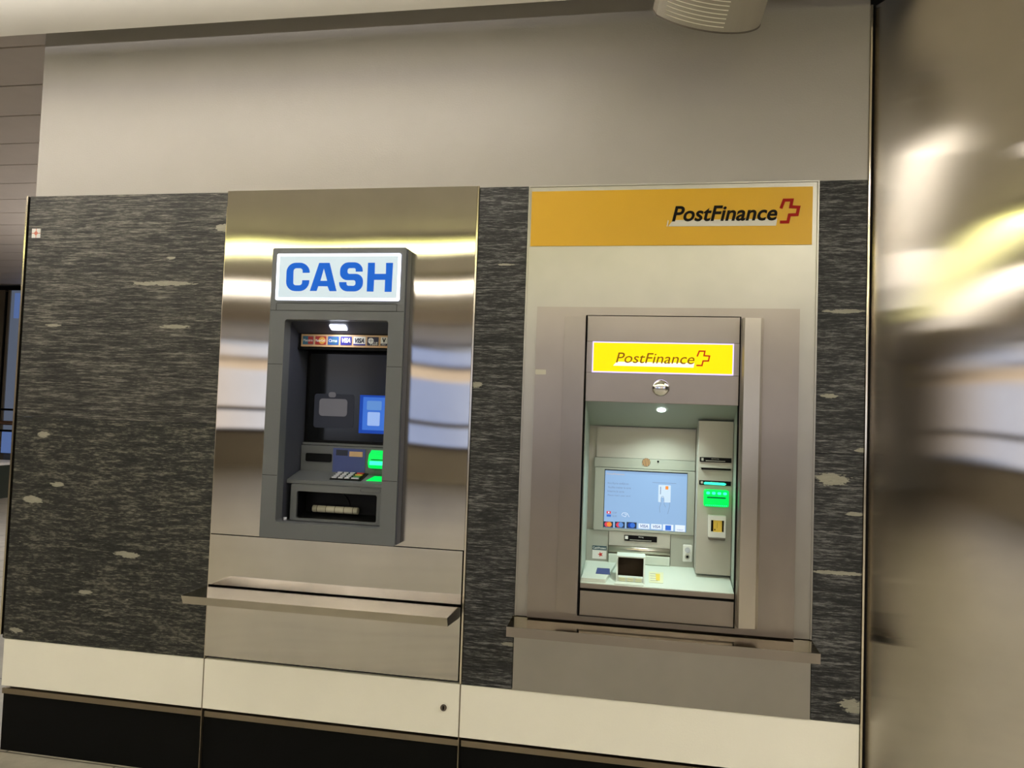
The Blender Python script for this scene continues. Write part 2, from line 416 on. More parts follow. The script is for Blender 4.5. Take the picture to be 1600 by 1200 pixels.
# upper wall, pale
struct('wall_back', MB().box(-2.268, 0.665, 0.0, 0.06, ZT, 3.0), M['white'], 'pale lacquered wall above the stone')
# wall body behind the facing
mb = MB().box(-2.268, 0.9, 0.40, 0.5, 0.0, 3.0).box(-2.285, -2.268, 0.062, 1.6, 0.0, 2.9)
struct('wall_core', mb, M['darkwall'], 'body of the cash machine wall')
# stone facing
struct('wall_stone_left', MB().box(-2.288, -1.4775, -0.002, 0.03, 1.2235, ZT - 0.001), M['stone_left'], 'upper dark stone slab at the left end of the wall')
struct('wall_stone_left_low', MB().box(-2.288, -1.4775, -0.002, 0.03, ZB, 1.2220), M['stone_left_low'], 'lower dark stone slab at the left end of the wall')
struct('wall_stone_middle', MB().box(-0.5535, -0.389, -0.002, 0.03, ZB, ZT - 0.001), M['stone_mid'], 'narrow dark stone strip between the two cash machines')
struct('wall_stone_right', MB().box(0.526, 0.664, -0.002, 0.03, ZB, 1.2075).box(0.526, 0.664, -0.002, 0.03, 1.209, ZT - 0.001), M['stone_right'], 'narrow dark stone strip beside the steel column')
# base
mb = MB()
for a, b in ((-2.285, -1.4805), (-1.476, -0.5610), (-0.5565, 0.664)):
    mb.box(a, b, 0.0, 0.03, ZW + 0.001, ZB - 0.002)
struct('wall_base', mb, M['base_white'], 'cream panels below the stone')
mb = MB()
for a, b in ((-2.285, -1.4805), (-1.476, -0.5610), (-0.5565, 0.664)):
    mb.box(a, b, 0.012, 0.04, 0.0, 0.205)
struct('baseboard_back', mb, M['black'], 'black plinth panels at the foot of the wall')
mb = MB()
for a, b in ((-2.285, -1.4805), (-1.476, -0.5610), (-0.5565, 0.664)):
    mb.box(a + (0.006 if a > -2 else 0), b, 0.004, 0.03, 0.207, 0.226)
struct('trim_1', mb, M['alu'], 'metal strip between cream panels and black plinth')
struct('trim_2', MB().box(-2.304, -2.297, -0.004, 0.03, 0.42, ZT), M['strip'], 'thin bright metal strip at the left edge of the stone')
mb = MB()
mb.box(-1.4795, -1.4768, 0.0, 0.03, 0.0, ZB).box(-0.5603, -0.5572, 0.0, 0.03, 0.0, ZB)
struct('trim_3', mb, M['alu'], 'thin metal joints between the base panels')
mb = MB().use(M['gap'])
mb.box(-2.297, -2.2882, 0.004, 0.03, ZB, ZT - 0.001).box(-2.285, 0.664, 0.0405, 0.046, 0.15, 0.27)
struct('trim_4', mb, None, 'dark joints behind the facing panels')
# column
def column():
    cx, cy, R = 1.216, 0.319, 0.62
    mb = MB(); n = 160
    pts = [(cx + R * math.cos(a), cy + R * math.sin(a)) for a in [math.radians(172 + 180 * i / n) for i in range(n + 1)]]
    A = [mb.bm.verts.new((x, y, 0)) for x, y in pts]; B = [mb.bm.verts.new((x, y, 2.60)) for x, y in pts]
    for i in range(n):
        f = mb.bm.faces.new([A[i], A[i + 1], B[i + 1], B[i]]); f.smooth = True
    me = obj('column', mb, M['steel_col']); me['kind'] = 'structure'; me['label'] = 'wide round column clad in brushed steel'
column()
struct('trim_5', MB().box(0.6655, 0.6725, -0.006, 0.03, 0.0, 2.60, 0.0015), M['strip'], 'bright vertical strip between wall and column')
struct('trim_6', MB().box(0.6726, 0.682, 0.004, 0.03, 0.0, 2.60), M['gap'], 'dark joint beside the column')

# ---- hall around and behind the viewer (seen in the steel)
def hall():
    struct('wall_front', MB().box(-14, 9, -11.1, -11.0, 0, 2.74), plain('hall_wall', (200, 190, 172), 0.6), 'far wall of the hall behind the viewer')
    struct('wall_right', MB().box(8.9, 9.0, -11, 3, 0, 2.74), M['pf_grey'], 'side wall of the hall')
    struct('wall_left', MB().box(-14.0, -13.9, -11, 8, 0, 2.96), M['pf_grey'], 'far side wall of the hall')
    lit = glow('lit_shop_window', (215, 222, 240), 1.7); lit2 = glow('lit_shop_window_warm', (250, 226, 200), 1.3); lit3 = glow('lit_shop_window_blue', (150, 170, 222), 1.5)
    for k, (x0, x1, mt, z1) in enumerate(((-11, -8.2, lit2, 2.54), (-7.9, -5.2, lit, 2.54), (-4.9, -3.2, lit3, 2.5), (-2.9, -0.2, lit, 2.54), (0.1, 2.5, lit2, 2.5), (2.8, 6.5, lit, 2.54))):
        w = MB().use(mt).box(x0, x1, -10.99, -10.96, 0.75, z1)
        w.use(M['alu'])
        for x in (x0, (x0 + x1) / 2, x1): w.box(x - 0.04, x + 0.04, -10.96, -10.9, 0.05, z1 + 0.1)
        w.box(x0, x1, -10.96, -10.9, z1, z1 + 0.06).box(x0, x1, -10.96, -10.9, 0.68, 0.75).box(x0, x1, -10.96, -10.92, 1.12, 1.2)
        w.use(lit2).box(x0 + 0.05, x1 - 0.05, -10.955, -10.93, 1.95, 2.15).use(M['alu']).box(x0, x1, -10.96, -10.92, 2.15, 2.22)
        struct('window_%d' % (k + 2), w, None, 'lit shop window of the hall')
    struct('trim_7', MB().box(-14, 9, -6.9, -6.5, 2.42, 2.60), M['metal_ceiling'], 'beam under the hall ceiling')
hall()

tube_m = glow('yellowish_tube', (238, 236, 150), 11.0)
tube_w = glow('warm_white_tube', (255, 236, 205), 5.0)
def batten(y, x0, x1, mt, label, two=True, tilt=0.0):
    t = thing('ceiling_lamp', label, 'lamp', (0.5 * (x0 + x1), y, 2.60), 'ceiling lamp rows of the hall')
    t.rotation_euler = (0, 0, tilt)
    b = obj('lamp_body', MB().box(x0, x1, y - 0.14, y + 0.14, 2.565, 2.60), M['pf_grey'], t)
    for dy in ((-0.045, 0.045) if two else (0,)):
        mb = MB().cyl((x0 + 0.02, y + dy, 2.535), 'x', 0.013 if two else 0.009, x1 - x0 - 0.04, 12)
        obj('tube', mb, mt, t)
batten(-2.9, -5.5, 2.5, tube_m, 'twin tube ceiling lamp row nearest the wall', True, 0.0)
def added_pendant():
    t = thing('added_uplighter', 'long slim uplighter added out of view under the ceiling close to the wall', 'lamp', (-2.3, -0.72, 2.45))  # unseen uplighter added to brighten the ceiling strip
    obj('lamp_body', MB().box(-4.3, -0.25, -0.78, -0.66, 2.45, 2.475).box(-4.3, -0.25, -0.664, -0.660, 2.475, 2.4925), M['pf_grey'], t)  # wall-side lip shaped to keep the uplight off the wall top
    for x in (-4.0, -2.3, -0.6): obj('hanger', MB().cyl((x, -0.72, 2.476), 'z', 0.004, 0.123, 8), M['alu'], t)
added_pendant()
for xa, xb, yl, side in ((-5.4, -2.6, -1.3, 'left'), (1.2, 4.0, -1.9, 'right')):
    t = thing('added_fill_lamp', 'long added fill lamp set in the ceiling to the %s of the viewer' % side, 'lamp', ((xa + xb) / 2, yl, 2.60))  # unseen lamps added to carry the two fill lights
    obj('diffuser', MB().box(xa, xb, yl - 0.1, yl + 0.1, 2.5955, 2.5995), glow('fill_lamp_diffuser', (255, 244, 226), 1.5), t)
    for yy in (yl - 0.115, yl + 0.105): obj('frame_rail', MB().box(xa - 0.02, xb + 0.02, yy, yy + 0.01, 2.585, 2.5995), M['alu'], t)
batten(-4.4, -6.5, 4.5, tube_w, 'single tube ceiling lamp row in the middle of the hall', False, 0.0)
batten(-7.5, -8.5, 6.5, tube_w, 'single tube ceiling lamp row near the shop windows', False)

# ---- passage beyond the wall at the left edge
def passage():
    Y = 6.72
    w = MB().use(plain('blue_grey_metal', (120, 124, 134), 0.35, metal=0.5)).box(-13.9, -2.4, Y, Y + 0.1, 0.0, 2.90)
    struct('wall_passage', w, None, 'blue grey end wall of the passage at left')
    d = MB().use(M['alu']).box(-9.25, -9.02, Y - 0.05, Y, 0.0, 2.86).box(-8.965, -8.93, Y - 0.05, Y, 0.0, 2.86)
    d.use(M['black']).box(-9.015, -8.97, Y - 0.04, Y, 0.6, 2.80).box(-9.25, -8.4, Y - 0.052, Y, 2.82, 2.88)
    struct('door_1', d, None, 'metal door frame at the end of the passage')
    g = MB().use(glow('lit_blue_pane', (112, 122, 142), 0.5)).box(-8.93, -8.45, Y - 0.03, Y - 0.005, 0.55, 2.82)
    g.use(glow('lit_bright_blue_pane', (95, 120, 175), 0.7)).box(-8.86, -8.5, Y - 0.045, Y - 0.031, 2.42, 2.78).box(-8.96, -8.5, Y - 0.045, Y - 0.031, 0.50, 0.80)
    g.use(M['black']).box(-9.0, -8.45, Y - 0.06, Y - 0.046, 1.10, 1.13).box(-9.0, -8.45, Y - 0.06, Y - 0.046, 0.80, 0.83)
    struct('window_1', g, None, 'bluish lit glass pane beside the passage door')
    t = thing('counter', 'low dark counter with a white top, far left beyond the wall edge', 'counter', (-9.0, 5.85, 0))
    obj('counter_body', MB().box(-10.6, -8.0, 5.6, 6.1, 0.0, 0.42), plain('dark_green_counter', (54, 60, 50), 0.5), t)
    obj('counter_top', MB().box(-10.62, -7.98, 5.55, 6.15, 0.421, 0.455, 0.005), M['ceil'], t, 'white counter top')
    r = thing('handrail', 'brown horizontal handrail in front of the bluish passage window', 'rail', (-9.0, 6.55, 0))
    obj('rail', MB().cyl((-10.6, 6.56, 0.93), 'x', 0.03, 2.6, 12), plain('brown_rail', (84, 58, 40), 0.4), r)
    obj('post', MB().cyl((-10.5, 6.56, 0.0), 'z', 0.02, 0.93, 10), M['alu'], r); obj('post', MB().cyl((-8.1, 6.56, 0.0), 'z', 0.02, 0.93, 10), M['alu'], r)
passage()

# ================================================================== left bay: steel panels, shelf, CASH machine
YC = -0.006
def panel_frame(name, outer, hole, y0, y1, mt, label):
    lp = [rect(*outer)]
    if hole: lp.append(rect(*hole))
    return tag(obj(name, MB().loops(lp, y0, y1), mt), label, 'panel')
t = thing('stainless_facing', 'mirror-bright brushed steel panel surrounding the grey CASH machine', 'panel', (-1.019, 0, 0.842))
obj('sheet', MB().loops([rect(-1.4745, -0.5625, 0.842, 2.055), rect(-1.25, -0.80, 0.87, 1.82)], YC, 0.010), M['steel_cash'], t)
obj('edge_strip', MB().box(-0.5620, -0.5560, -0.004, 0.03, ZB + 0.002, 2.056), M['strip'], t)
obj('edge_strip', MB().box(-1.4772, -1.4752, -0.004, 0.03, ZB + 0.002, 2.0), M['strip'], t)
tag(obj('stainless_facing', MB().box(-1.4745, -0.5665, YC, 0.010, 0.6655, 0.8385), M['steel_cash']), 'narrow shiny steel panel between the CASH machine and its shelf', 'panel')
tag(obj('stainless_facing', MB().box(-1.4735, -0.5665, YC, 0.010, 0.4185, 0.6560), M['steel_cash']), 'plain steel panel below the left shelf', 'panel')
struct('trim_8', MB().box(-1.474, -0.563, 0.0105, 0.03, ZB + 0.002, 0.845), M['gap'], 'dark joints behind the steel panels under the CASH machine')
# left shelf: bent sheet with a sloping lip and a triangular end
def shelf_left():
    t = thing('steel_shelf', 'slim bright steel shelf below the CASH machine', 'shelf', (-1.02, 0, 0.66))
    x0, x1, yf = -1.476, -0.572, -0.155
    s = MB().box(x0, x1, yf, YC - 0.0005, 0.6575, 0.6605)
    obj('shelf_top', s, M['steel_cash'], t)
    l = MB().hexa([(x0, yf, 0.6605), (x1, yf, 0.6605), (x1, yf + 0.012, 0.632), (x0, yf + 0.012, 0.632), (x0, yf - 0.002, 0.6605), (x1, yf - 0.002, 0.6605), (x1, yf + 0.010, 0.632), (x0, yf + 0.010, 0.632)])
    obj('front_lip', l, M['steel_shelf'], t)
    e = MB()
    e.prism([(yf, 0.6570), (YC - 0.001, 0.6570), (YC - 0.001, 0.620), (yf + 0.012, 0.632)], 'x', x1 - 0.003, x1)
    obj('end_bracket', e, M['end_dark'], t, 'dark triangular end bracket')
    e = MB().prism([(yf, 0.6570), (YC - 0.001, 0.6570), (YC - 0.001, 0.620), (yf + 0.012, 0.632)], 'x', x0, x0 + 0.003)
    obj('end_bracket', e, M['end_dark'], t, 'dark triangular end bracket')
shelf_left()

def cash_machine():
    t = thing('cash_machine', 'dark grey cash machine with a lit white and blue CASH sign', 'cash machine', (-1.025, 0, 0.849))
    X0, X1, Z0, Z1 = -1.266, -0.785, 0.849, 1.838; YF = -0.052
    ox0, ox1, oz0, oz1 = -1.210, -0.839, 0.902, 1.592
    # housing: rounded right and top edges
    h = MB().loops([rect(X0, X1, Z0, Z1, 0.006), rect(ox0, ox1, oz0, oz1, 0.010), rect(-1.244, -0.806, 1.660, 1.814, 0.004)], YF, YC - 0.0005)
    obj('housing', h, M['atm_grey'], t)
    h = MB().box(X1 - 0.0005, X1 + 0.004, YF + 0.004, YC - 0.0005, Z0 + 0.003, Z1 - 0.004, 0.0015)
    obj('side_trim', h, M['atm_dark'], t)
    # seams on the housing
    for (a, b, z) in ((X0, ox0, 1.438), (ox1, X1, 1.438), (X0, ox0, 1.060), (ox1, X1, 1.060), (-1.243, -0.812, 1.648), (X0, X1, 1.6225)):
        g = MB().box(a + 0.001, b - 0.001, YF - 0.0006, YF - 0.0001, z - 0.0008, z + 0.0008)
        obj('seam', g, M['atm_black'], t)
    for a in (-1.244, -0.8125): obj('seam', MB().box(a, a + 0.0014, YF - 0.0006, YF - 0.0001, 1.6235, 1.6470), M['atm_black'], t)
    # sign
    s = obj('sign_face', MB().box(-1.2375, -0.8125, YF - 0.003, YF + 0.006, 1.6665, 1.8085), M['cash_face'], t, 'lit white sign face')
    r = MB().loops([rect(-1.247, -0.803, 1.6575, 1.8175, 0.006), rect(-1.2375, -0.8125, 1.6665, 1.8085)], YF - 0.004, YF + 0.006)
    obj('glowing_rim', r, M['cash_rim'], s)
    def mp(pts):
        out = []
        for x, y in pts:
            u = (x - 185) / 1107; yy = y - 6 * u
            xx = x + (yy - 208) / 424 * 9
            out.append((-1.247 + (xx - 190) / 1107 * 0.444, 1.8175 - (yy - 206) / 424 * 0.160))
        return out
    C = [[(490, 290, 90), (490, 382, 0), (426, 382, 0), (426, 340, 26), (342, 340, 26), (342, 496, 26), (422, 496, 26), (424, 450, 0), (488, 450, 0), (486, 550, 90), (276, 548, 85), (280, 290, 85)]]
    A = [[(495, 547, 0), (574, 293, 0), (668, 293, 0), (735, 549, 0), (672, 549, 0), (654, 505, 0), (570, 504, 0), (556, 547, 0)], [(588, 456, 0), (650, 456, 0), (617, 342, 0)]]
    S = [[(964, 290, 75), (964, 374, 0), (902, 374, 0), (902, 342, 16), (830, 342, 20), (828, 394, 20), (968, 394, 65), (968, 552, 75), (757, 550, 75), (757, 468, 0), (822, 468, 0), (824, 500, 18), (902, 502, 20), (902, 450, 20), (762, 450, 65), (764, 290, 75)]]
    H = [[(1010, 295, 0), (1070, 295, 0), (1070, 395, 0), (1168, 395, 0), (1168, 297, 0), (1228, 297, 0), (1220, 555, 0), (1160, 555, 0), (1162, 448, 0), (1066, 448, 0), (1062, 553, 0), (1003, 552, 0)]]
    for L_ in (C, A, S, H):
        obj('letter', MB().loops([mp(rpoly(lp)) for lp in L_], YF - 0.0042, YF - 0.0032), M['cash_blue'], s, 'blue letter')
    # recess lining
    YB = 0.14
    r = MB().use(M['atm_dark'])
    r.box(ox0 - 0.014, ox0 - 0.001, YC, YB, oz0 - 0.01, oz1 + 0.01)
    r.box(ox1 + 0.001, ox1 + 0.014, YC, YB, oz0 - 0.01, oz1 + 0.01)
    r.hexa([(ox0 - 0.013, YC, oz1 + 0.001), (ox1 + 0.013, YC, oz1 + 0.001), (ox1 + 0.013, 0.052, 1.556), (ox0 - 0.013, 0.052, 1.556),
            (ox0 - 0.013, YC, oz1 + 0.012), (ox1 + 0.013, YC, oz1 + 0.012), (ox1 + 0.013, 0.052, 1.57), (ox0 - 0.013, 0.052, 1.57)])
    r.box(ox0 - 0.014, ox1 + 0.014, YC, YB, oz0 - 0.012, oz0 - 0.001)
    r.use(M['atm_black']).box(ox0 - 0.013, ox1 + 0.013, 0.142, 0.150, oz0 - 0.01, oz1 + 0.01)
    r.box(ox0, ox1, 0.054, 0.141, 1.500, 1.506)
    obj('recess_lining', r, None, t)
    l = MB().loops([rect(-1.075, -1.015, 1.5725, 1.5815, 0.003)], 0, 0.002)
    for v in l.bm.verts: v.co = Vector((v.co.x, 0.018 + (v.co.z - 1.577) * 2.6, 1.577 + (v.co.y - 0.001) * 1.0 - (v.co.z - 1.577) * 0.0))
    # lamp lies on the sloping recess ceiling
    for v in l.bm.verts: v.co.z = 1.5915 - (v.co.y + 0.006) * 0.62 - 0.002 + (v.co.z - 1.577)
    obj('recess_lamp', l, M['led'], t, 'small white lamp above the card signs')
    # card sign strip
    sx0, sx1, sz0, sz1, ysn = -1.197, -0.845, 1.509, 1.553, 0.050
    strip = obj('card_sign_strip', MB().box(sx0, sx1, ysn, ysn + 0.008, sz0, sz1, 0.001), M['st_orange'], t, 'tan strip of payment card signs')
    def logo(x0, x1, bgm, extra=None):
        lo = MB().use(bgm).loops([rect(x0, x1, 1.5165, 1.5465, 0.002)], ysn - 0.0012, ysn - 0.0002)
        if extra: extra(lo, x0, x1)
        obj('card_sign', lo, None, strip)
    yt = ysn - 0.0013
    def maestro(l, a, b):
        l.use(M['lg_red']).loops([rect((a + b) / 2, b - 0.001, 1.518, 1.545, 0.002)], ysn - 0.0018, ysn - 0.0012)
        l.use(M['st_white']).add_mesh(text_mesh('Maestro', a + 0.003, b - 0.003, 1.527, 1.536, yt - 0.0006))
    def mcard(l, a, b):
        l.use(M['lg_gold']).cyl((b - 0.0155, ysn - 0.0012, 1.5315), 'y', 0.0125, -0.0006, 20)
        l.use(M['st_white']).add_mesh(text_mesh('MasterCard', a + 0.002, b - 0.003, 1.527, 1.536, yt - 0.0006))
    def cirrus(l, a, b):
        l.use(M['lg_teal']).cyl((b - 0.016, ysn - 0.0012, 1.5315), 'y', 0.012, -0.0006, 20)
        l.use(M['st_white']).add_mesh(text_mesh('Cirrus', a + 0.004, b - 0.006, 1.526, 1.537, yt - 0.0006, bold=0.01))
    def visa(m1):
        def f(l, a, b):
            if m1 is not M['st_white']: l.use(M['lg_navy']).loops([rect(a, b, 1.5165, 1.5215, 0.001)], ysn - 0.0018, ysn - 0.0012)
            l.use(m1).add_mesh(text_mesh('VISA', a + 0.005, b - 0.004, 1.5245, 1.5415, yt - 0.0003, shear=0.25, bold=0.04))
        return f
    def plus(l, a, b):
        l.use(M['st_white']).cyl((a + 0.014, ysn - 0.0012, 1.533), 'y', 0.0105, -0.0004, 16)
        l.use(M['lg_dark']).box(a + 0.0135, a + 0.0145, ysn - 0.002, ysn - 0.0015, 1.522, 1.544).box(a + 0.003, a + 0.025, ysn - 0.002, ysn - 0.0015, 1.5325, 1.5335)
        l.use(M['st_white']).add_mesh(text_mesh('PLUS', a + 0.013, b - 0.002, 1.518, 1.529, yt - 0.001, shear=0.25, bold=0.02))
    def vpay(l, a, b):
        l.use(M['ink']).add_mesh(text_mesh('V', a + 0.005, b - 0.005, 1.5275, 1.5435, yt - 0.0003, bold=0.04))
        l.use(M['lg_dark']).loops([rect(a, b, 1.5165, 1.524)], ysn - 0.0018, ysn - 0.0012)
        l.use(M['st_white']).add_mesh(text_mesh('PAY', a + 0.005, b - 0.005, 1.518, 1.5225, yt - 0.0008))
    logo(-1.190, -1.1495, M['lg_teal'], maestro); logo(-1.143, -1.102, M['lg_red'], mcard); logo(-1.0955, -1.0545, M['lg_blue'], cirrus)
    logo(-1.048, -1.007, M['lg_navy'], visa(M['st_white'])); logo(-1.000, -0.956, M['st_white'], visa(M['lg_dark']))
    logo(-0.950, -0.908, M['lg_dark'], plus); logo(-0.900, -0.876, M['st_white'], vpay); logo(-0.867, -0.848, M['lg_teal'])
    # screen
    YS = 0.132
    s = obj('screen', MB().use(M['atm_black']).box(-1.205, -0.845, YS - 0.002, YS + 0.008, 1.168, 1.498, 0.002), None, t)
    b = MB().loops([rect(-1.208, -0.842, 1.160, 1.168, 0.002)], YS - 0.012, YS + 0.006)
    obj('screen_ledge', b, M['atm_grey'], t)
    g = MB().use(M['glass_black']).box(-1.195, -0.85, YS - 0.0035, YS - 0.0022, 1.178, 1.49)
    g.use(M['scr_dim']).loops([rect(-1.172, -1.02, 1.222, 1.345, 0.01)], YS - 0.0048, YS - 0.0038)  # grey blocks here and next line: reflection in the glass painted as screen colour
    g.use(M['scr_reflect']).loops([rect(-1.152, -1.045, 1.265, 1.328, 0.012)], YS - 0.0058, YS - 0.0050).loops([rect(-1.118, -1.09, 1.333, 1.352, 0.008)], YS - 0.0058, YS - 0.0050)
    g.use(M['scr_deep']).loops([rect(-0.998, -0.852, 1.208, 1.345)], YS - 0.0048, YS - 0.0038)
    g.use(M['scr_blue']).loops([rect(-0.985, -0.852, 1.220, 1.338)], YS - 0.0058, YS - 0.0050)
    g.use(M['scr_pale']).loops([rect(-0.966, -0.92, 1.236, 1.285, 0.004)], YS - 0.0068, YS - 0.0060)
    g.use(M['scr_mid']).loops([rect(-0.970, -0.915, 1.292, 1.325, 0.004)], YS - 0.0068, YS - 0.0060)
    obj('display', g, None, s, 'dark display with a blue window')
    # card panel under the screen
    YP = 0.112
    p = MB().use(M['atm_grey']).box(-1.208, -0.842, YP, YP + 0.01, 1.064, 1.158, 0.002)
    cp = obj('card_panel', p, None, t)
    obj('receipt_slot', MB().loops([rect(-1.188, -1.088, 1.100, 1.130, 0.006)], YP - 0.003, YP - 0.0003), M['atm_black'], cp, 'black receipt slot')
    k = MB().use(M['st_blue']).box(-1.084, -0.962, YP - 0.002, YP - 0.0004, 1.066, 1.152)
    k.use(M['st_orange']).box(-1.022, -0.972, YP - 0.0028, YP - 0.0021, 1.124, 1.142)
    k.use(M['scr_dim']).box(-1.072, -1.028, YP - 0.0028, YP - 0.0021, 1.126, 1.146)
    obj('card_sticker', k, None, cp, 'dark blue sticker with an orange patch')
    g = MB().use(M['green']).prism([(YP - 0.0004, 1.085), (YP - 0.0004, 1.150), (YP - 0.026, 1.135), (YP - 0.034, 1.108), (YP - 0.026, 1.09)], 'x', -0.940, -0.872)
    g.use(M['green_bright']).box(-0.932, -0.88, YP - 0.0375, YP - 0.0350, 1.100, 1.114)
    g.use(M['atm_black']).box(-0.928, -0.884, YP - 0.0355, YP - 0.0343, 1.1175, 1.1200)
    obj('card_reader', g, None, t, 'glowing green card reader')
    # keypad shelf
    zf, zb, yf2, yb2 = 1.041, 1.066, 0.016, 0.110
    sh = MB().use(M['atm_grey']).hexa([(ox0 + 0.001, yf2, zf - 0.012), (ox1 - 0.001, yf2, zf - 0.012), (ox1 - 0.001, yb2, zb - 0.012), (ox0 + 0.001, yb2, zb - 0.012),
                            (ox0 + 0.001, yf2, zf), (ox1 - 0.001, yf2, zf), (ox1 - 0.001, yb2, zb), (ox0 + 0.001, yb2, zb)])
    shf = obj('keypad_shelf', sh, None, t)
    zz = lambda y: zf + (y - yf2) / (yb2 - yf2) * (zb - zf)
    kp = MB().use(M['atm_black']).hexa([(-1.060, 0.034, zz(0.034) + 0.0003), (-0.945, 0.034, zz(0.034) + 0.0003), (-0.945, 0.104, zz(0.104) + 0.0003), (-1.060, 0.104, zz(0.104) + 0.0003),
                            (-1.060, 0.034, zz(0.034) + 0.003), (-0.945, 0.034, zz(0.034) + 0.003), (-0.945, 0.104, zz(0.104) + 0.003), (-1.060, 0.104, zz(0.104) + 0.003)])
    kpo = obj('keypad', kp, None, t)
    for c in range(4):
        for r_ in range(4):
            y = 0.043 + r_ * 0.0165; x = -1.046 + c * 0.0235 + (0.006 if c == 3 else 0)
            mt = M['key'] if c < 3 else [M['key'], M['key_green'], M['key_yellow'], M['key_red']][r_]
            if c == 3 and r_ == 0: mt = M['key']
            wdt = 0.0085 if c < 3 else 0.013
            obj('key', MB().box(x - wdt, x + wdt, y - 0.006, y + 0.006, zz(y) + 0.0032, zz(y) + 0.0085, 0.0015), mt, kpo, None if mt is M['key'] else 'coloured key')
    d = MB().use(M['green']).hexa([(-0.928, 0.04, zz(0.04) + 0.0004), (-0.868, 0.04, zz(0.04) + 0.0004), (-0.868, 0.085, zz(0.085) + 0.0004), (-0.915, 0.085, zz(0.085) + 0.0004),
                            (-0.928, 0.04, zz(0.04) + 0.002), (-0.868, 0.04, zz(0.04) + 0.002), (-0.868, 0.085, zz(0.085) + 0.002), (-0.915, 0.085, zz(0.085) + 0.002)])
    obj('contactless_pad', d, None, t, 'green lit pad')
    # front face below with money bin
    YD = 0.008
    f = MB().loops([rect(ox0 + 0.022, ox1 - 0.002, oz0 + 0.001, zf - 0.013, 0.006), rect(-1.166, -0.875, 0.911, 1.004, 0.007)], YD, YD + 0.010)
    dp = obj('dispenser_front', f, M['atm_grey'], t)
    obj('emblem_recess', MB().loops([rect(-0.935, -0.862, 1.012, 1.025, 0.006), rect(-0.9338, -0.8632, 1.0132, 1.0238, 0.005)], YD - 0.0008, YD - 0.0001), M['atm_dark'], dp)
    b = MB().use(M['atm_black'])
    b.box(-1.166, -0.875, YD + 0.075, YD + 0.08, 0.905, 1.01).box(-1.170, -1.1665, YD + 0.0105, YD + 0.08, 0.905, 1.01).box(-0.8745, -0.871, YD + 0.0105, YD + 0.08, 0.905, 1.01)
    b.hexa([(-1.166, YD + 0.0105, 0.905), (-0.875, YD + 0.0105, 0.905), (-0.875, YD + 0.075, 0.905), (-1.166, YD + 0.075, 0.905),
            (-1.166, YD + 0.0105, 0.912), (-0.875, YD + 0.0105, 0.912), (-0.875, YD + 0.075, 0.925), (-1.166, YD + 0.075, 0.925)])
    b.box(-1.166, -0.875, YD + 0.0105, YD + 0.08, 1.0045, 1.01)
    b.loops([[(-1.055 + 0.055 * math.cos(a), 0.955 + 0.045 * math.sin(a)) for a in [math.pi * i / 16 for i in range(17)]]], YD + 0.068, YD + 0.0745)
    obj('money_bin', b, None, t, 'black money bin')
    ro = MB().use(M['roll']).cyl((-1.125, YD + 0.050, 0.940), 'x', 0.012, 0.165, 18)
    ro.use(M['dark_inside'])
    for i in range(5): ro.cyl((-1.125 + 0.033 * i + 0.016, YD + 0.050, 0.940), 'x', 0.0123, 0.0018, 18)
    obj('roller', ro, None, t, 'cream banded roller')
    obj('ball', MB().cyl((-1.199, -0.004, 0.903), 'z', 0.006, 0.010, 16), M['key'], t, 'small white pin')
cash_machine()

# ================================================================== right bay: PostFinance
t = thing('stainless_facing', 'satin steel surround of the right cash machine below the yellow sign', 'panel', (0.068, 0, ZB))
obj('sheet', MB().loops([rect(-0.386, 0.523, 0.646, 2.051), rect(-0.19, 0.305, 0.66, 1.62)], -0.006, 0.02), M['steel_pf'], t)
fr = MB().box(-0.3865, -0.382, -0.0095, -0.0062, 0.646, 2.051).box(0.519, 0.5235, -0.0095, -0.0062, 0.646, 2.051).box(-0.382, 0.519, -0.0095, -0.0062, 2.047, 2.051)
obj('edge_fold', fr, M['steel_pf'], t)
tag(obj('stainless_facing', MB().box(-0.386, 0.523, -0.006, 0.02, ZB + 0.001, 0.612), M['steel_pf']), 'plain dull steel panel below the right shelf', 'panel')
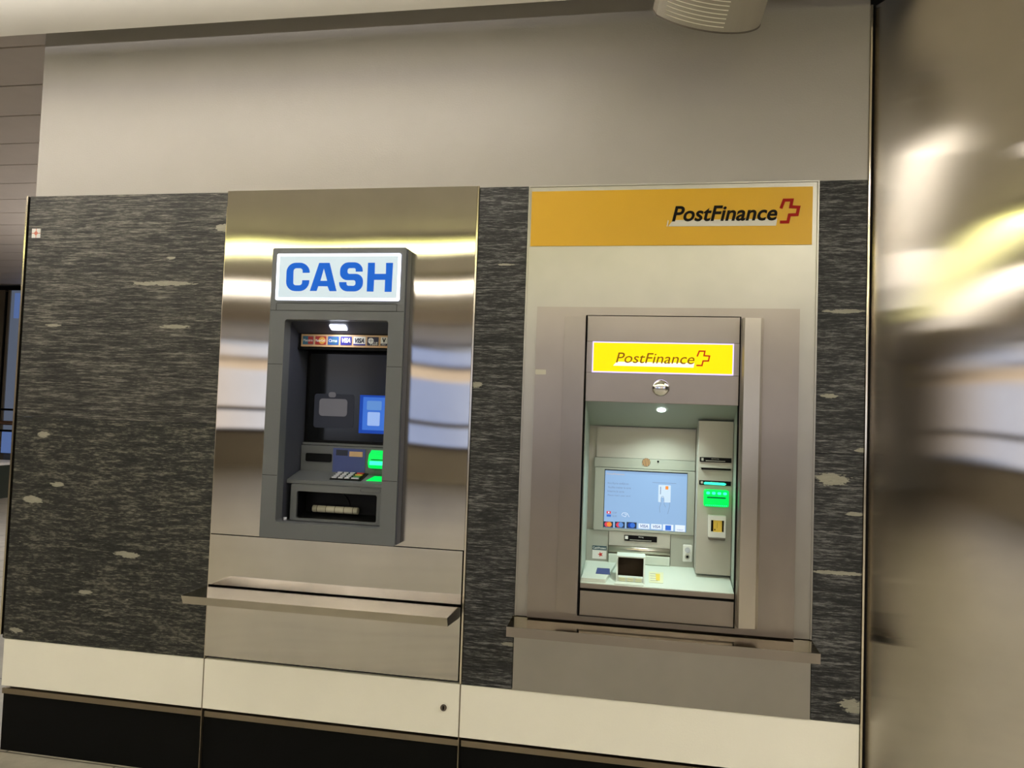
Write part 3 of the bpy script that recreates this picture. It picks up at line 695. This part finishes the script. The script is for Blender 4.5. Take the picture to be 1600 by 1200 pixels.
# yellow sign
def brand(name_y, x0, x1, zb, zt, bold, ink, red, white, par, cross_w, thin=False, dy=0.0004):
    """company wordmark with white underline and red open cross"""
    w = x1 - x0; h = zt - zb
    ul = MB().loops([[(x0 - 0.035 * w, zb - 0.30 * h), (x1 - 0.01 * w, zb - 0.32 * h), (x1 + 0.0 * w, zb + 0.12 * h), (x0 + 0.01 * w, zb + 0.10 * h)]], name_y - 2 * dy, name_y - dy)
    obj('white_underline', ul, white, par, 'white underline')
    if not thin:
        sl = MB().loops([[(x0 - 0.052 * w, zb - 0.30 * h), (x0 - 0.040 * w, zb - 0.30 * h), (x0 - 0.032 * w, zb + 0.06 * h), (x0 - 0.040 * w, zb + 0.12 * h)]], name_y - 2 * dy, name_y - dy)
        obj('white_underline', sl, white, par, 'small white sliver')
    mb = MB().add_mesh(text_mesh('PostFinance', x0, x1, zb, zt, name_y - 2.2 * dy, shear=0.22, bold=bold, thick=dy))
    obj('lettering', mb, ink, par, 'italic company name')
    # cross: open stepped outline
    P_ = [(0.04, 0.38), (0.20, 0.00), (0.62, 0.00), (0.56, 0.31), (0.98, 0.33), (0.90, 0.67), (0.50, 0.68), (0.42, 1.00), (0.0, 1.00)]
    cx0 = x1 + 0.025 * w; H = h * 1.38; z1 = zt + 0.28 * h
    pts = [Vector((cx0 + p[0] * cross_w, z1 - p[1] * H)) for p in P_]
    th = cross_w * (0.055 if thin else 0.085)
    L_, R_ = [], []
    for i, p in enumerate(pts):
        a = (p - pts[i - 1]).normalized() if i else (pts[1] - p).normalized()
        b = (pts[i + 1] - p).normalized() if i < len(pts) - 1 else a
        na, nb = Vector((-a.y, a.x)), Vector((-b.y, b.x)); mvec = (na + nb).normalized(); k = th / max(0.35, mvec.dot(na))
        L_.append(p + mvec * k); R_.append(p - mvec * k)
    obj('cross', MB().loops([[tuple(q) for q in L_ + R_[::-1]]], name_y - 3.2 * dy, name_y - 2.2 * dy), red, par, 'red open cross')
s = thing('sign', 'wide unlit yellow sign with italic black lettering above the right cash machine', 'sign', (0.065, -0.01, 1.848))
obj('sign_face', MB().box(-0.376, 0.504, -0.0085, -0.0062, 1.850, 2.032), M['yellow'], s)
brand(-0.0087, 0.079, 0.400, 1.926, 1.976, 0.022, M['ink'], M['ink_red'], M['ink_white'], s, 0.056)

def shelf_right():
    t = thing('steel_shelf', 'wide dull steel shelf below the right cash machine', 'shelf', (0.07, 0, 0.63))
    x0, x1, yf = -0.392, 0.524, -0.120
    obj('shelf_top', MB().hexa([(x0, -0.0065, 0.640), (x1, -0.0065, 0.640), (x1, yf, 0.634), (x0, yf, 0.634), (x0, -0.0065, 0.644), (x1, -0.0065, 0.644), (x1, yf, 0.638), (x0, yf, 0.638)]), M['shelf_top'], t)
    obj('front_lip', MB().box(x0, x1, yf - 0.002, yf + 0.001, 0.610, 0.6395), M['steel_fascia'], t)
    obj('underside', MB().box(x0 + 0.004, x1 - 0.004, yf + 0.002, -0.0065, 0.612, 0.616), M['steel_fascia'], t)
shelf_right()

def pf_machine():
    t = thing('cash_machine', 'steel-fronted cash machine with a small lit yellow sign and pale lit recess', 'cash machine', (0.06, 0, 0.66))
    YF = -0.022
    f = MB().loops([rect(-0.344, 0.470, 0.648, 1.648), rect(-0.184, 0.2975, 0.664, 1.622)], YF, -0.0065)
    fas = obj('fascia_plate', f, M['steel_fascia'], t)
    k = MB().loops([rect(-0.343, -0.308, 1.4265, 1.4425, 0.003)], YF - 0.0012, YF - 0.0002)
    obj('metal_sticker', k, M['roll'], fas, 'small pale metal sticker')
    # left and right guards
    g = MB().prism([(-0.252, YF - 0.0003), (-0.252, YF - 0.006), (-0.188, YF - 0.016), (-0.184, YF - 0.016), (-0.184, YF - 0.0003)], 'z', 0.674, 1.6155)
    obj('side_guard', g, M['steel_fascia'], t, 'flat steel guard')
    g = MB()
    prof = [(0.2985, YF - 0.0003), (0.2985, YF - 0.030), (0.304, YF - 0.036), (0.352, YF - 0.030), (0.3605, YF - 0.024), (0.3625, YF - 0.0003)]
    g.prism(prof, 'z', 0.676, 1.614)
    go = obj('side_guard', g, M['steel_pillar'], t, 'raised polished steel guard')
    # header
    HX0, HX1 = -0.1785, 0.2935
    h = MB().box(HX0, HX1, YF, -0.002, 1.538, 1.6195, 0.0008)
    obj('header_plate', h, M['steel_fascia'], t)
    h = MB().loops([rect(HX0, HX1, 1.4375, 1.5372), rect(-0.158, 0.274, 1.4385, 1.5362)], YF, -0.002)
    obj('header_plate', h, M['steel_fascia'], t)
    h = MB().box(HX0, HX1, YF, -0.002, 1.3450, 1.4368, 0.0008)
    obj('header_plate', h, M['steel_fascia'], t)
    # lit sign
    sg = obj('lit_sign', MB().use(M['lit_edge']).box(-0.1600, 0.2765, YF - 0.009, YF - 0.0002, 1.4375, 1.5365, 0.001).use(M['lit_yellow']).box(-0.1560, 0.2725, YF - 0.0105, YF - 0.0092, 1.4415, 1.5325), None, t, 'lit yellow company sign')
    brand(YF - 0.0107, -0.0845, 0.158, 1.4695, 1.5020, 0.002, M['lit_ink'], M['lit_red'], M['lit_white'], sg, 0.040, thin=True)
    # convex mirror
    obj('convex_mirror', MB().dome((0.0575, YF - 0.0002, 1.3945), 0.0275, 0.012), M['mirror'], t, 'round convex mirror')
    # dark reveals at the sides of the header and lower plate
    r = MB().box(-0.1838, -0.1792, YF + 0.002, 0.0, 0.665, 1.6215).box(0.2940, 0.2972, YF + 0.002, 0.0, 0.665, 1.6215).box(-0.1785, 0.2935, YF + 0.004, 0.0, 0.742, 0.7530)
    obj('joint', r, M['gap'], t)
    # lower plate and sill
    obj('lower_plate', MB().box(-0.1765, 0.2935, YF, -0.002, 0.668, 0.7440, 0.0008), M['steel_fascia'], t)
    # recess lining
    YB = 0.205
    r = MB().use(M['pf_side'])
    r.box(-0.181, -0.1765, 0.001, YB, 0.765, 1.345).box(0.2975, 0.303, 0.001, YB, 0.765, 1.345)
    r.use(M['pf_top']).hexa([(-0.1765, -0.001, 1.3445), (0.2975, -0.001, 1.3445), (0.2975, YB, 1.265), (-0.1765, YB, 1.265), (-0.1765, -0.001, 1.352), (0.2975, -0.001, 1.352), (0.2975, YB, 1.273), (-0.1765, YB, 1.273)])
    r.use(M['pf_grey']).box(-0.181, 0.303, YB, YB + 0.006, 0.76, 1.35)
    obj('recess_lining', r, None, t, 'pale lining of the recess')
    lp = MB().cyl((0, 0, 0), 'z', 0.0135, -0.003, 20)
    for v in lp.bm.verts: v.co = Vector((0.063 + v.co.x, 0.045 + v.co.y, 1.3445 - (0.045 + v.co.y) * 0.386 - 0.0006 + v.co.z))
    obj('recess_lamp', lp, M['led_pf'], t, 'round white lamp')
    # back panels
    bx = obj('upper_panel', MB().box(-0.150, 0.184, 0.196, 0.2045, 1.158, 1.263), M['pf_grey'], t)
    bnd = obj('camera_band', MB().box(-0.156, 0.184, 0.188, 0.2045, 1.1235, 1.1568, 0.001), M['bezel'], t)
    sp = MB().use(M['copper'])
    for i in range(5):
        xx = 0.0205 + (i - 2) * 0.0052; hh = math.sqrt(max(0.00002, 0.0135 ** 2 - ((i - 2) * 0.0052) ** 2))
        sp.hexa([(xx - 0.0014 - 0.001, 0.1874, 1.146 - hh), (xx + 0.0014 - 0.001, 0.1874, 1.146 - hh), (xx + 0.0014 + 0.001, 0.1874, 1.146 + hh), (xx - 0.0014 + 0.001, 0.1874, 1.146 + hh),
                 (xx - 0.0014 - 0.001, 0.186, 1.146 - hh), (xx + 0.0014 - 0.001, 0.186, 1.146 - hh), (xx + 0.0014 + 0.001, 0.186, 1.146 + hh), (xx - 0.0014 + 0.001, 0.186, 1.146 + hh)])
    sp.use(M['speaker_dark']).cyl((0.0205, 0.1879, 1.146), 'y', 0.0145, -0.0004, 20)
    obj('round_grille', sp, None, bnd, 'round copper coloured grille')
    obj('camera_eye', MB().loops([rect(0.0575, 0.0635, 1.1475, 1.1535, 0.001)], 0.186, 0.1878), M['atm_black'], bnd, 'small dark camera window')
    # bezel and screen: leaning back a little
    bz = MB().loops([rect(-0.152, 0.184, 0.908, 1.1225, 0.002), rect(-0.120, 0.160, 0.9155, 1.1165)], 0.183, 0.2045)
    bzo = obj('screen_bezel', bz, M['bezel'], t)
    y = 0.1915
    S0, S1, T0, T1 = -0.120, 0.160, 0.9155, 1.1165
    sc = obj('screen', MB().use(M['atm_black']).box(S0, S1, y, y + 0.008, T0, T1), None, t, 'light blue screen')
    face = MB().use(M['screen']).box(S0 + 0.002, S1 - 0.001, y - 0.0010, y - 0.0001, T0 + 0.001, T1 - 0.004)
    SX = lambda px: S0 + (px - 262) / (912 - 262) * (S1 - S0) if True else 0
    def sx(px, py): # zoomed picture pixel to screen surface
        l = 283 + (262 - 283) * (py - 160) / 462; r_ = 918 + (912 - 918) * (py - 190) / 472
        u = (px - l) / (r_ - l); top = 160 + 30 * u; bot = 622 + 40 * u
        return S0 + u * (S1 - S0), T1 - (py - top) / (bot - top) * (T1 - T0)
    def patch(mt, x0, y0, x1, y1, r_=0.0, lay=1):
        a = sx(x0, (y0 + y1) / 2); b = sx(x1, (y0 + y1) / 2); zt = sx((x0 + x1) / 2, y0)[1]; zb = sx((x0 + x1) / 2, y1)[1]
        face.use(mt).loops([rect(a[0], b[0], zb, zt, r_)], y - 0.0010 - 0.0003 * lay, y - 0.0010 - 0.0003 * (lay - 1) - 0.00005)
    def scr_text(s_, x0, y0, x1, y1, mt=M['scr_text']):
        a = sx(x0, (y0 + y1) / 2); b = sx(x1, (y0 + y1) / 2)
        face.use(mt).add_mesh(text_mesh(s_, a[0], b[0], sx(x0, y1)[1], sx(x0, y0)[1], y - 0.0011, thick=0.0003))
    scr_text('PostFinance', 300, 190, 435, 202, M['scr_orange'])
    scr_text('Ihre Karte einf\u00fchren', 305, 262, 468, 278); scr_text('Veuillez ins\u00e9rer la carte', 305, 294, 485, 310)
    scr_text('Inserire la carta', 303, 325, 432, 341); scr_text('Please insert your card', 303, 359, 478, 375)
    patch(M['scr_text'], 650, 269, 832, 272)
    patch(M['scr_card'], 696, 287, 790, 424, 0.002); patch(M['scr_or'], 750, 296, 772, 322, 0.001, 2); patch(M['scr_text'], 710, 300, 716, 360, 0, 2)
    # hand outline
    def stroke(pts, wd=1.2, mt=M['scr_text']):
        for (xa, ya), (xb, yb) in zip(pts, pts[1:]):
            a = Vector(sx(xa, ya)); b = Vector(sx(xb, yb)); d = (b - a).normalized(); n = Vector((-d.y, d.x)) * 0.00045 * wd
            face.use(mt).loops([[tuple(a + n), tuple(b + n), tuple(b - n), tuple(a - n)]], y - 0.0022, y - 0.0017)
    patch(M['screen'], 716, 385, 738, 424, 0.004, 2)
    stroke([(708, 505), (705, 465), (716, 430), (716, 392), (722, 376), (733, 376), (739, 392), (741, 440), (752, 462)])
    stroke([(782, 424), (782, 455), (775, 485), (768, 515)])
    patch(M['scr_red'], 292, 493, 326, 513); patch(M['scr_white'], 303, 498, 315, 508, 0, 2)
    patch(M['scr_blue'], 292, 520, 326, 537); scr_text('CHF', 340, 498, 372, 512); scr_text('EUR', 340, 524, 372, 538)
    stroke([(410, 525), (418, 508), (440, 505), (455, 512), (470, 540)], 1.6, M['scr_white']); stroke([(415, 528), (440, 538), (450, 520), (432, 515)], 1.6, M['scr_white'])
    for i, (a, b) in enumerate(((266, 342), (356, 434), (448, 527))):
        patch(M['scr_navy'], a, 575 + i * 3, b, 620 + i * 5)
        for q, mt in enumerate(((M['scr_red'], M['scr_or']), (M['scr_red'], M['scr_mid']), (M['scr_deep'], M['scr_blue']))[i]):
            p = sx((a + b) / 2 + (8 if q else -10), 597 + i * 4)
            face.use(mt).cyl((p[0], y - 0.00162 - 0.0001 * q, p[1]), 'y', 0.0085, -0.0004, 18)
    for a, b, dy_ in ((542, 627, 0), (640, 722, 4)):
        patch(M['scr_white'], a, 592 + dy_, b, 632 + dy_)
        p0 = sx(a + 12, 622 + dy_); p1 = sx(b - 10, 602 + dy_)
        face.use(M['scr_text']).add_mesh(text_mesh('VISA', p0[0], p1[0], p0[1], p1[1], y - 0.0014, shear=0.2, bold=0.03, thick=0.0003))
    patch(M['scr_white'], 732, 600, 812, 648); patch(M['scr_blue'], 750, 606, 795, 645, 0, 2)
    patch(M['scr_white'], 826, 604, 902, 656); scr_text('TWINT', 838, 636, 890, 646)
    obj('display', face, None, sc, 'light blue screen asking for a card, with payment logos')
    # lower back: three fields, bar, slot
    lb = MB().use(M['bezel']).box(-0.176, -0.1005, 0.190, 0.2045, 0.80, 0.9065)
    obj('left_lower_panel', lb, None, t)
    lb = MB().use(M['pf_grey']).box(-0.0985, 0.1075, 0.186, 0.2045, 0.858, 0.9065)
    rp = obj('receipt_panel', lb, None, t)
    rs = MB().use(M['atm_black']).box(-0.0465, 0.0635, 0.184, 0.1858, 0.8765, 0.8960)
    rs.use(M['st_white']).box(-0.044, -0.034, 0.1833, 0.1839, 0.882, 0.893)
    rs.add_mesh(text_mesh('Beleg', 0.002, 0.018, 0.8885, 0.8935, 0.1838, thick=0.0004))
    rs.use(M['pf_grey']).box(-0.028, 0.045, 0.1828, 0.1838, 0.8795, 0.8815)
    obj('receipt_slot', rs, None, rp, 'black receipt slot')
    obj('rounded_bar', MB().cyl((-0.0985, 0.192, 0.845), 'x', 0.0135, 0.206, 20), M['steel_pillar'], t, 'rounded steel bar')
    obj('ledge', MB().box(-0.0985, 0.1075, 0.180, 0.2045, 0.800, 0.8305, 0.002), M['pf_desk'], t)
    rp = obj('right_lower_panel', MB().box(0.1095, 0.1845, 0.188, 0.2045, 0.795, 0.9065), M['bezel'], t)
    j = MB().use(M['st_white']).box(0.1500, 0.1805, 0.184, 0.1878, 0.818, 0.876, 0.003)
    j.use(M['key']).cyl((0.165, 0.1838, 0.858), 'y', 0.009, -0.002, 20)
    j.use(M['pf_grey']).cyl((0.165, 0.1838, 0.836), 'y', 0.0085, -0.002, 20).use(M['atm_black']).cyl((0.165, 0.1817, 0.836), 'y', 0.0045, -0.001, 14)
    obj('headphone_socket', j, None, rp, 'white plate with a headphone socket')
    # protection sticker
    k = MB().use(M['st_white']).box(-0.154, -0.1055, 0.1885, 0.1898, 0.808, 0.853)
    k.use(M['st_dark']).box(-0.154, -0.1055, 0.1880, 0.1884, 0.838, 0.853)
    k.use(M['st_white']).add_mesh(text_mesh('CashProtect', -0.152, -0.1075, 0.8415, 0.8495, 0.1879, thick=0.0003, bold=0.01))
    star = []
    for i in range(10):
        a = math.pi / 2 + i * math.pi / 5 + 0.3; rr = 0.0095 if i % 2 == 0 else 0.004
        star.append((-0.126 + rr * math.cos(a), 0.8235 + rr * math.sin(a)))
    k.use(M['st_red']).loops([star], 0.1877, 0.1884)
    obj('protection_sticker', k, None, t, 'white sticker with a red star')
    # card column
    cc = obj('card_column', MB().box(0.1865, 0.2965, 0.102, 0.2045, 0.798, 1.295, 0.001), M['pf_grey'], t)
    yc = 0.1018
    def slotplate(z0, z1, txt):
        s_ = MB().use(M['atm_black']).box(0.1915, 0.2915, yc - 0.0025, yc - 0.0003, z0, z1)
        s_.use(M['pf_grey']).box(0.1965, 0.2035, yc - 0.0032, yc - 0.0026, z0 + 0.004, z1 - 0.003)
        s_.box(0.2105, 0.272, yc - 0.0032, yc - 0.0026, z0 + 0.0035, z0 + 0.0055)
        s_.add_mesh(text_mesh(txt, 0.228, 0.252, z1 - 0.006, z1 - 0.0025, yc - 0.0026, thick=0.0004))
        return s_
    obj('slot_label', slotplate(1.161, 1.1765, 'Quittung'), None, cc, 'black slot plate')
    q = MB().use(M['pf_grey']).box(0.194, 0.293, yc - 0.008, yc - 0.0003, 1.1425, 1.1465, 0.001).use(M['atm_black']).box(0.197, 0.290, yc - 0.006, yc - 0.0003, 1.1365, 1.1423)
    obj('slot_lip', q, None, cc, 'slot with a steel lip')
    g = slotplate(1.0865, 1.1010, 'Karte')
    g.use(M['green_bright']).loops([rpoly([(0.205, 1.093, 0.002), (0.208, 1.0885, 0.001), (0.272, 1.0875, 0.002), (0.278, 1.0925, 0.002), (0.270, 1.096, 0.002), (0.21, 1.0965, 0.002)])], yc - 0.0048, yc - 0.0034)
    obj('slot_label', g, None, cc, 'black slot plate with a green light')
    cr = MB().use(M['green']).box(0.2060, 0.2850, yc - 0.020, yc - 0.0003, 1.0185, 1.0735, 0.006)
    cr.use(M['green_dim']).box(0.216, 0.274, yc - 0.0212, yc - 0.0202, 1.0465, 1.0505)
    cr.use(M['green_bright'])
    for i in range(4): cr.loops([rect(0.213 + i * 0.0175, 0.225 + i * 0.0175, 1.058, 1.067, 0.004)], yc - 0.0212, yc - 0.0202)
    for i in range(12): cr.box(0.2115 + i * 0.0058, 0.2145 + i * 0.0058, yc - 0.0210, yc - 0.0202, 1.0225, 1.0245)
    obj('card_reader', cr, None, cc, 'glowing green card slot')
    rd = MB().use(M['st_white']).loops([rect(0.2225, 0.2765, 0.921, 0.991, 0.002), rect(0.2305, 0.2715, 0.938, 0.976)], yc - 0.018, yc - 0.0003)
    rd.use(M['atm_black']).box(0.2305, 0.2715, yc - 0.003, yc - 0.0005, 0.938, 0.976)
    rd.use(M['gold']).loops([rect(0.2385, 0.2655, 0.937, 0.977, 0.002)], yc - 0.012, yc - 0.0032)
    rd.use(M['ink']).loops([rect(0.2415, 0.2450, 0.943, 0.947, 0.001)], yc - 0.0125, yc - 0.0121).box(0.2500, 0.2506, yc - 0.0125, yc - 0.0121, 0.950, 0.968)
    rd.use(M['speaker_dark']).box(0.2230, 0.2760, yc - 0.020, yc - 0.0003, 0.9125, 0.9205, 0.002)
    obj('contact_reader', rd, None, cc, 'white framed reader with a gold pad')
    obj('sill', MB().box(-0.1765, 0.2935, -0.0250, -0.0215, 0.7535, 0.7685, 0.0006), M['steel_fascia'], t)
    # desk
    zd0, zd1, y0, y1 = 0.7700, 0.802, -0.021, 0.2045
    dz = lambda yy: zd0 + (yy - y0) / (y1 - y0) * (zd1 - zd0)
    d = MB().hexa([(-0.1765, y0, 0.7535), (0.2935, y0, 0.7535), (0.2970, y1, 0.7535), (-0.1765, y1, 0.7535), (-0.1765, y0, zd0), (0.2935, y0, zd0), (0.2970, y1, zd1), (-0.1765, y1, zd1)])
    dk = obj('desk', d, M['pf_desk'], t)
    # raised left pad
    def slab(x0a, x1a, x0b, x1b, ya, yb, h0, h1, mt, mb_=None):
        mb_ = mb_ or MB(); mb_.use(mt)
        return mb_.hexa([(x0a, ya, dz(ya) + h0), (x1a, ya, dz(ya) + h0), (x1b, yb, dz(yb) + h0), (x0b, yb, dz(yb) + h0),
                         (x0a, ya, dz(ya) + h1), (x1a, ya, dz(ya) + h1), (x1b, yb, dz(yb) + h1), (x0b, yb, dz(yb) + h1)])
    obj('raised_pad', slab(-0.1755, -0.098, -0.165, -0.070, -0.014, 0.150, 0.0004, 0.012, M['pf_desk']), None, dk)
    obj('blue_sticker', slab(-0.132, -0.086, -0.130, -0.089, 0.030, 0.085, 0.0123, 0.0130, M['st_blue']), None, dk, 'dark blue sticker')
    st = slab(0.038, 0.082, 0.038, 0.085, 0.02, 0.118, 0.0003, 0.0010, M['st_cream'])
    for i in range(4): st.use(M['roll']); slab(0.042, 0.066, 0.042, 0.066, 0.034 + i * 0.021, 0.039 + i * 0.021, 0.0011, 0.0014, M['pf_grey'], st)
    slab(0.060, 0.072, 0.060, 0.074, 0.04, 0.10, 0.0016, 0.0019, M['st_yellow'], st)
    obj('instruction_sticker', st, None, dk, 'cream sticker with yellow drawing')
    # hooded keypad
    hx0, hx1, hy0, hy1 = -0.066, 0.0245, -0.006, 0.085
    hd = MB().use(M['pf_desk'])
    zt_ = 0.850
    for xa, xb in ((hx0, hx0 + 0.005), (hx1 - 0.005, hx1)):
        hd.prism([(hy0 + 0.01, dz(hy0) + 0.001), (hy1, dz(hy1) + 0.001), (hy1, zt_), (hy1 - 0.045, zt_ - 0.004), (hy0 + 0.018, dz(hy0) + 0.022)], 'x', xa, xb)
    hd.hexa([(hx0, hy1 - 0.045, zt_ - 0.004), (hx1, hy1 - 0.045, zt_ - 0.004), (hx1, hy1, zt_), (hx0, hy1, zt_), (hx0, hy1 - 0.045, zt_), (hx1, hy1 - 0.045, zt_), (hx1, hy1, zt_ + 0.004), (hx0, hy1, zt_ + 0.004)])
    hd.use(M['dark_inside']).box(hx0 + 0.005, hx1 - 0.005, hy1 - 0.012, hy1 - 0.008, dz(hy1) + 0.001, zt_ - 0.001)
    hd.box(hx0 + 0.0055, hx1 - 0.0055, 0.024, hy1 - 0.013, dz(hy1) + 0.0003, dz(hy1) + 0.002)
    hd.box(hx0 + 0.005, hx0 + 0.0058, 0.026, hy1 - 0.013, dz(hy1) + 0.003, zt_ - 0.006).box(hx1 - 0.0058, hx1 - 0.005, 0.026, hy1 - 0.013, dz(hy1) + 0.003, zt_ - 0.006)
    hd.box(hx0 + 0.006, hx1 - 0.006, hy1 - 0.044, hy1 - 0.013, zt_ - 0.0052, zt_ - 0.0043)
    ho = obj('keypad_hood', hd, None, t, 'pale hood with dark inside')
    ramp_ = slab(-0.071, 0.0215, -0.060, 0.0185, -0.019, 0.004, 0.0004, 0.0035, M['pf_desk'])
    slab(-0.0600, 0.0185, -0.060, 0.0185, 0.0045, 0.022, 0.0004, 0.016, M['pf_desk'], ramp_)
    rpo = obj('keypad', ramp_, None, t)
    for i in range(3):
        for r_ in range(2):
            x = -0.0465 + i * 0.0257; zk = dz(0.0) + 0.008 + r_ * 0.0065
            obj('key', MB().box(x - 0.0095, x + 0.0095, 0.0015 + r_ * 0.0, 0.0043, zk - 0.0026, zk + 0.0026, 0.0008), M['st_cream'], rpo)
    # green glow strip on the side of the recess
pf_machine()
area('recess_lamp_light', (0.063, 0.05, 1.318), 0.05, 1.1, (0.80, 1.0, 0.90), spread=math.radians(120))
area('recess_lamp_light', (-1.045, 0.0, 1.572), 0.03, 0.22, (0.85, 0.88, 1.0))

# ================================================================== small things
def sticker():
    x0, x1, z0, z1 = -2.272, -2.235, 1.893, 1.928
    mb = MB().use(M['st_white']).box(x0, x1, -0.0038, -0.0024, z0, z1)
    cx, cz = (x0 + x1) / 2, (z0 + z1) / 2
    mb.use(M['st_pink']).box(cx - 0.0012, cx + 0.0012, -0.0043, -0.0039, z0, z1).box(x0, x1, -0.0043, -0.0039, cz - 0.0012, cz + 0.0012)
    mb.loops([[(cx - 0.0095, cz), (cx, cz - 0.0095), (cx + 0.0095, cz), (cx, cz + 0.0095)]], -0.0047, -0.0044)
    tag(obj('sticker', mb, None), 'small square white and red sticker on the left stone slab', 'sticker')
sticker()
mb = MB().use(M['base_white']).cyl((-0.612, -0.0002, 0.3275), 'y', 0.015, -0.0015, 24).use(M['screw']).cyl((-0.612, -0.0018, 0.3275), 'y', 0.0105, -0.004, 20).use(M['ink']).box(-0.6145, -0.6095, -0.0063, -0.0058, 0.3215, 0.3335)
tag(obj('lock', mb, None), 'small round metal lock in the cream base panel', 'lock')

def speaker():
    t = thing('loudspeaker', 'grey curved loudspeaker with pierced grille hanging at the top of the wall', 'loudspeaker', (0.153, -0.33, 2.403))
    w, h, b = 0.298, 0.16, 0.10
    th = math.radians(46)
    mat = Matrix.Rotation(math.radians(16), 4, 'Z') @ Matrix.Rotation(th, 4, 'X')
    R_ = (w * w / 4 + b * b) / (2 * b)
    def arc(u, off=0.0):  # u in -1..1 across; returns local x, y (front is -Y)
        amax = math.asin(w / 2 / R_); a = u * amax
        return (R_ + off) * math.sin(a), -((R_ + off) * math.cos(a) - (R_ - b))
    n = 24
    body = MB(); pts = [arc(-1 + 2 * i / n) for i in range(n + 1)] + [(w / 2, 0.05), (-w / 2, 0.05)]
    body.use(M['speaker']).prism(pts, 'z', 0.004, h)
    obj_b = obj('body', body, None, None)
    rim = MB(); pts = [arc(-1 + 2 * i / n, 0.0015) for i in range(n + 1)] + [(w / 2, 0.05), (-w / 2, 0.05)]
    rim.prism(pts, 'z', 0.0, 0.0038); obj_r = obj('rim', rim, M['speaker_dark'], None)
    gr = MB()
    for k in range(14):
        z = 0.016 + k * 0.0105
        for i in range(46):
            u = -0.82 + i * 0.0195
            x, y = arc(u, 0.0004); gr.box(x - 0.0014, x + 0.0014, y - 0.0006, y + 0.0006, z - 0.0011, z + 0.0011)
    obj_g = obj('grille', gr, M['hole'], None)
    obj_g['kind'] = 'stuff'
    del obj_g['kind']
    for o in (obj_b, obj_r, obj_g):
        o.data.transform(mat); o.parent = t
    obj('bracket', MB().box(0.13, 0.19, -0.36, -0.30, 2.53, 2.599), M['speaker'], t)
speaker()
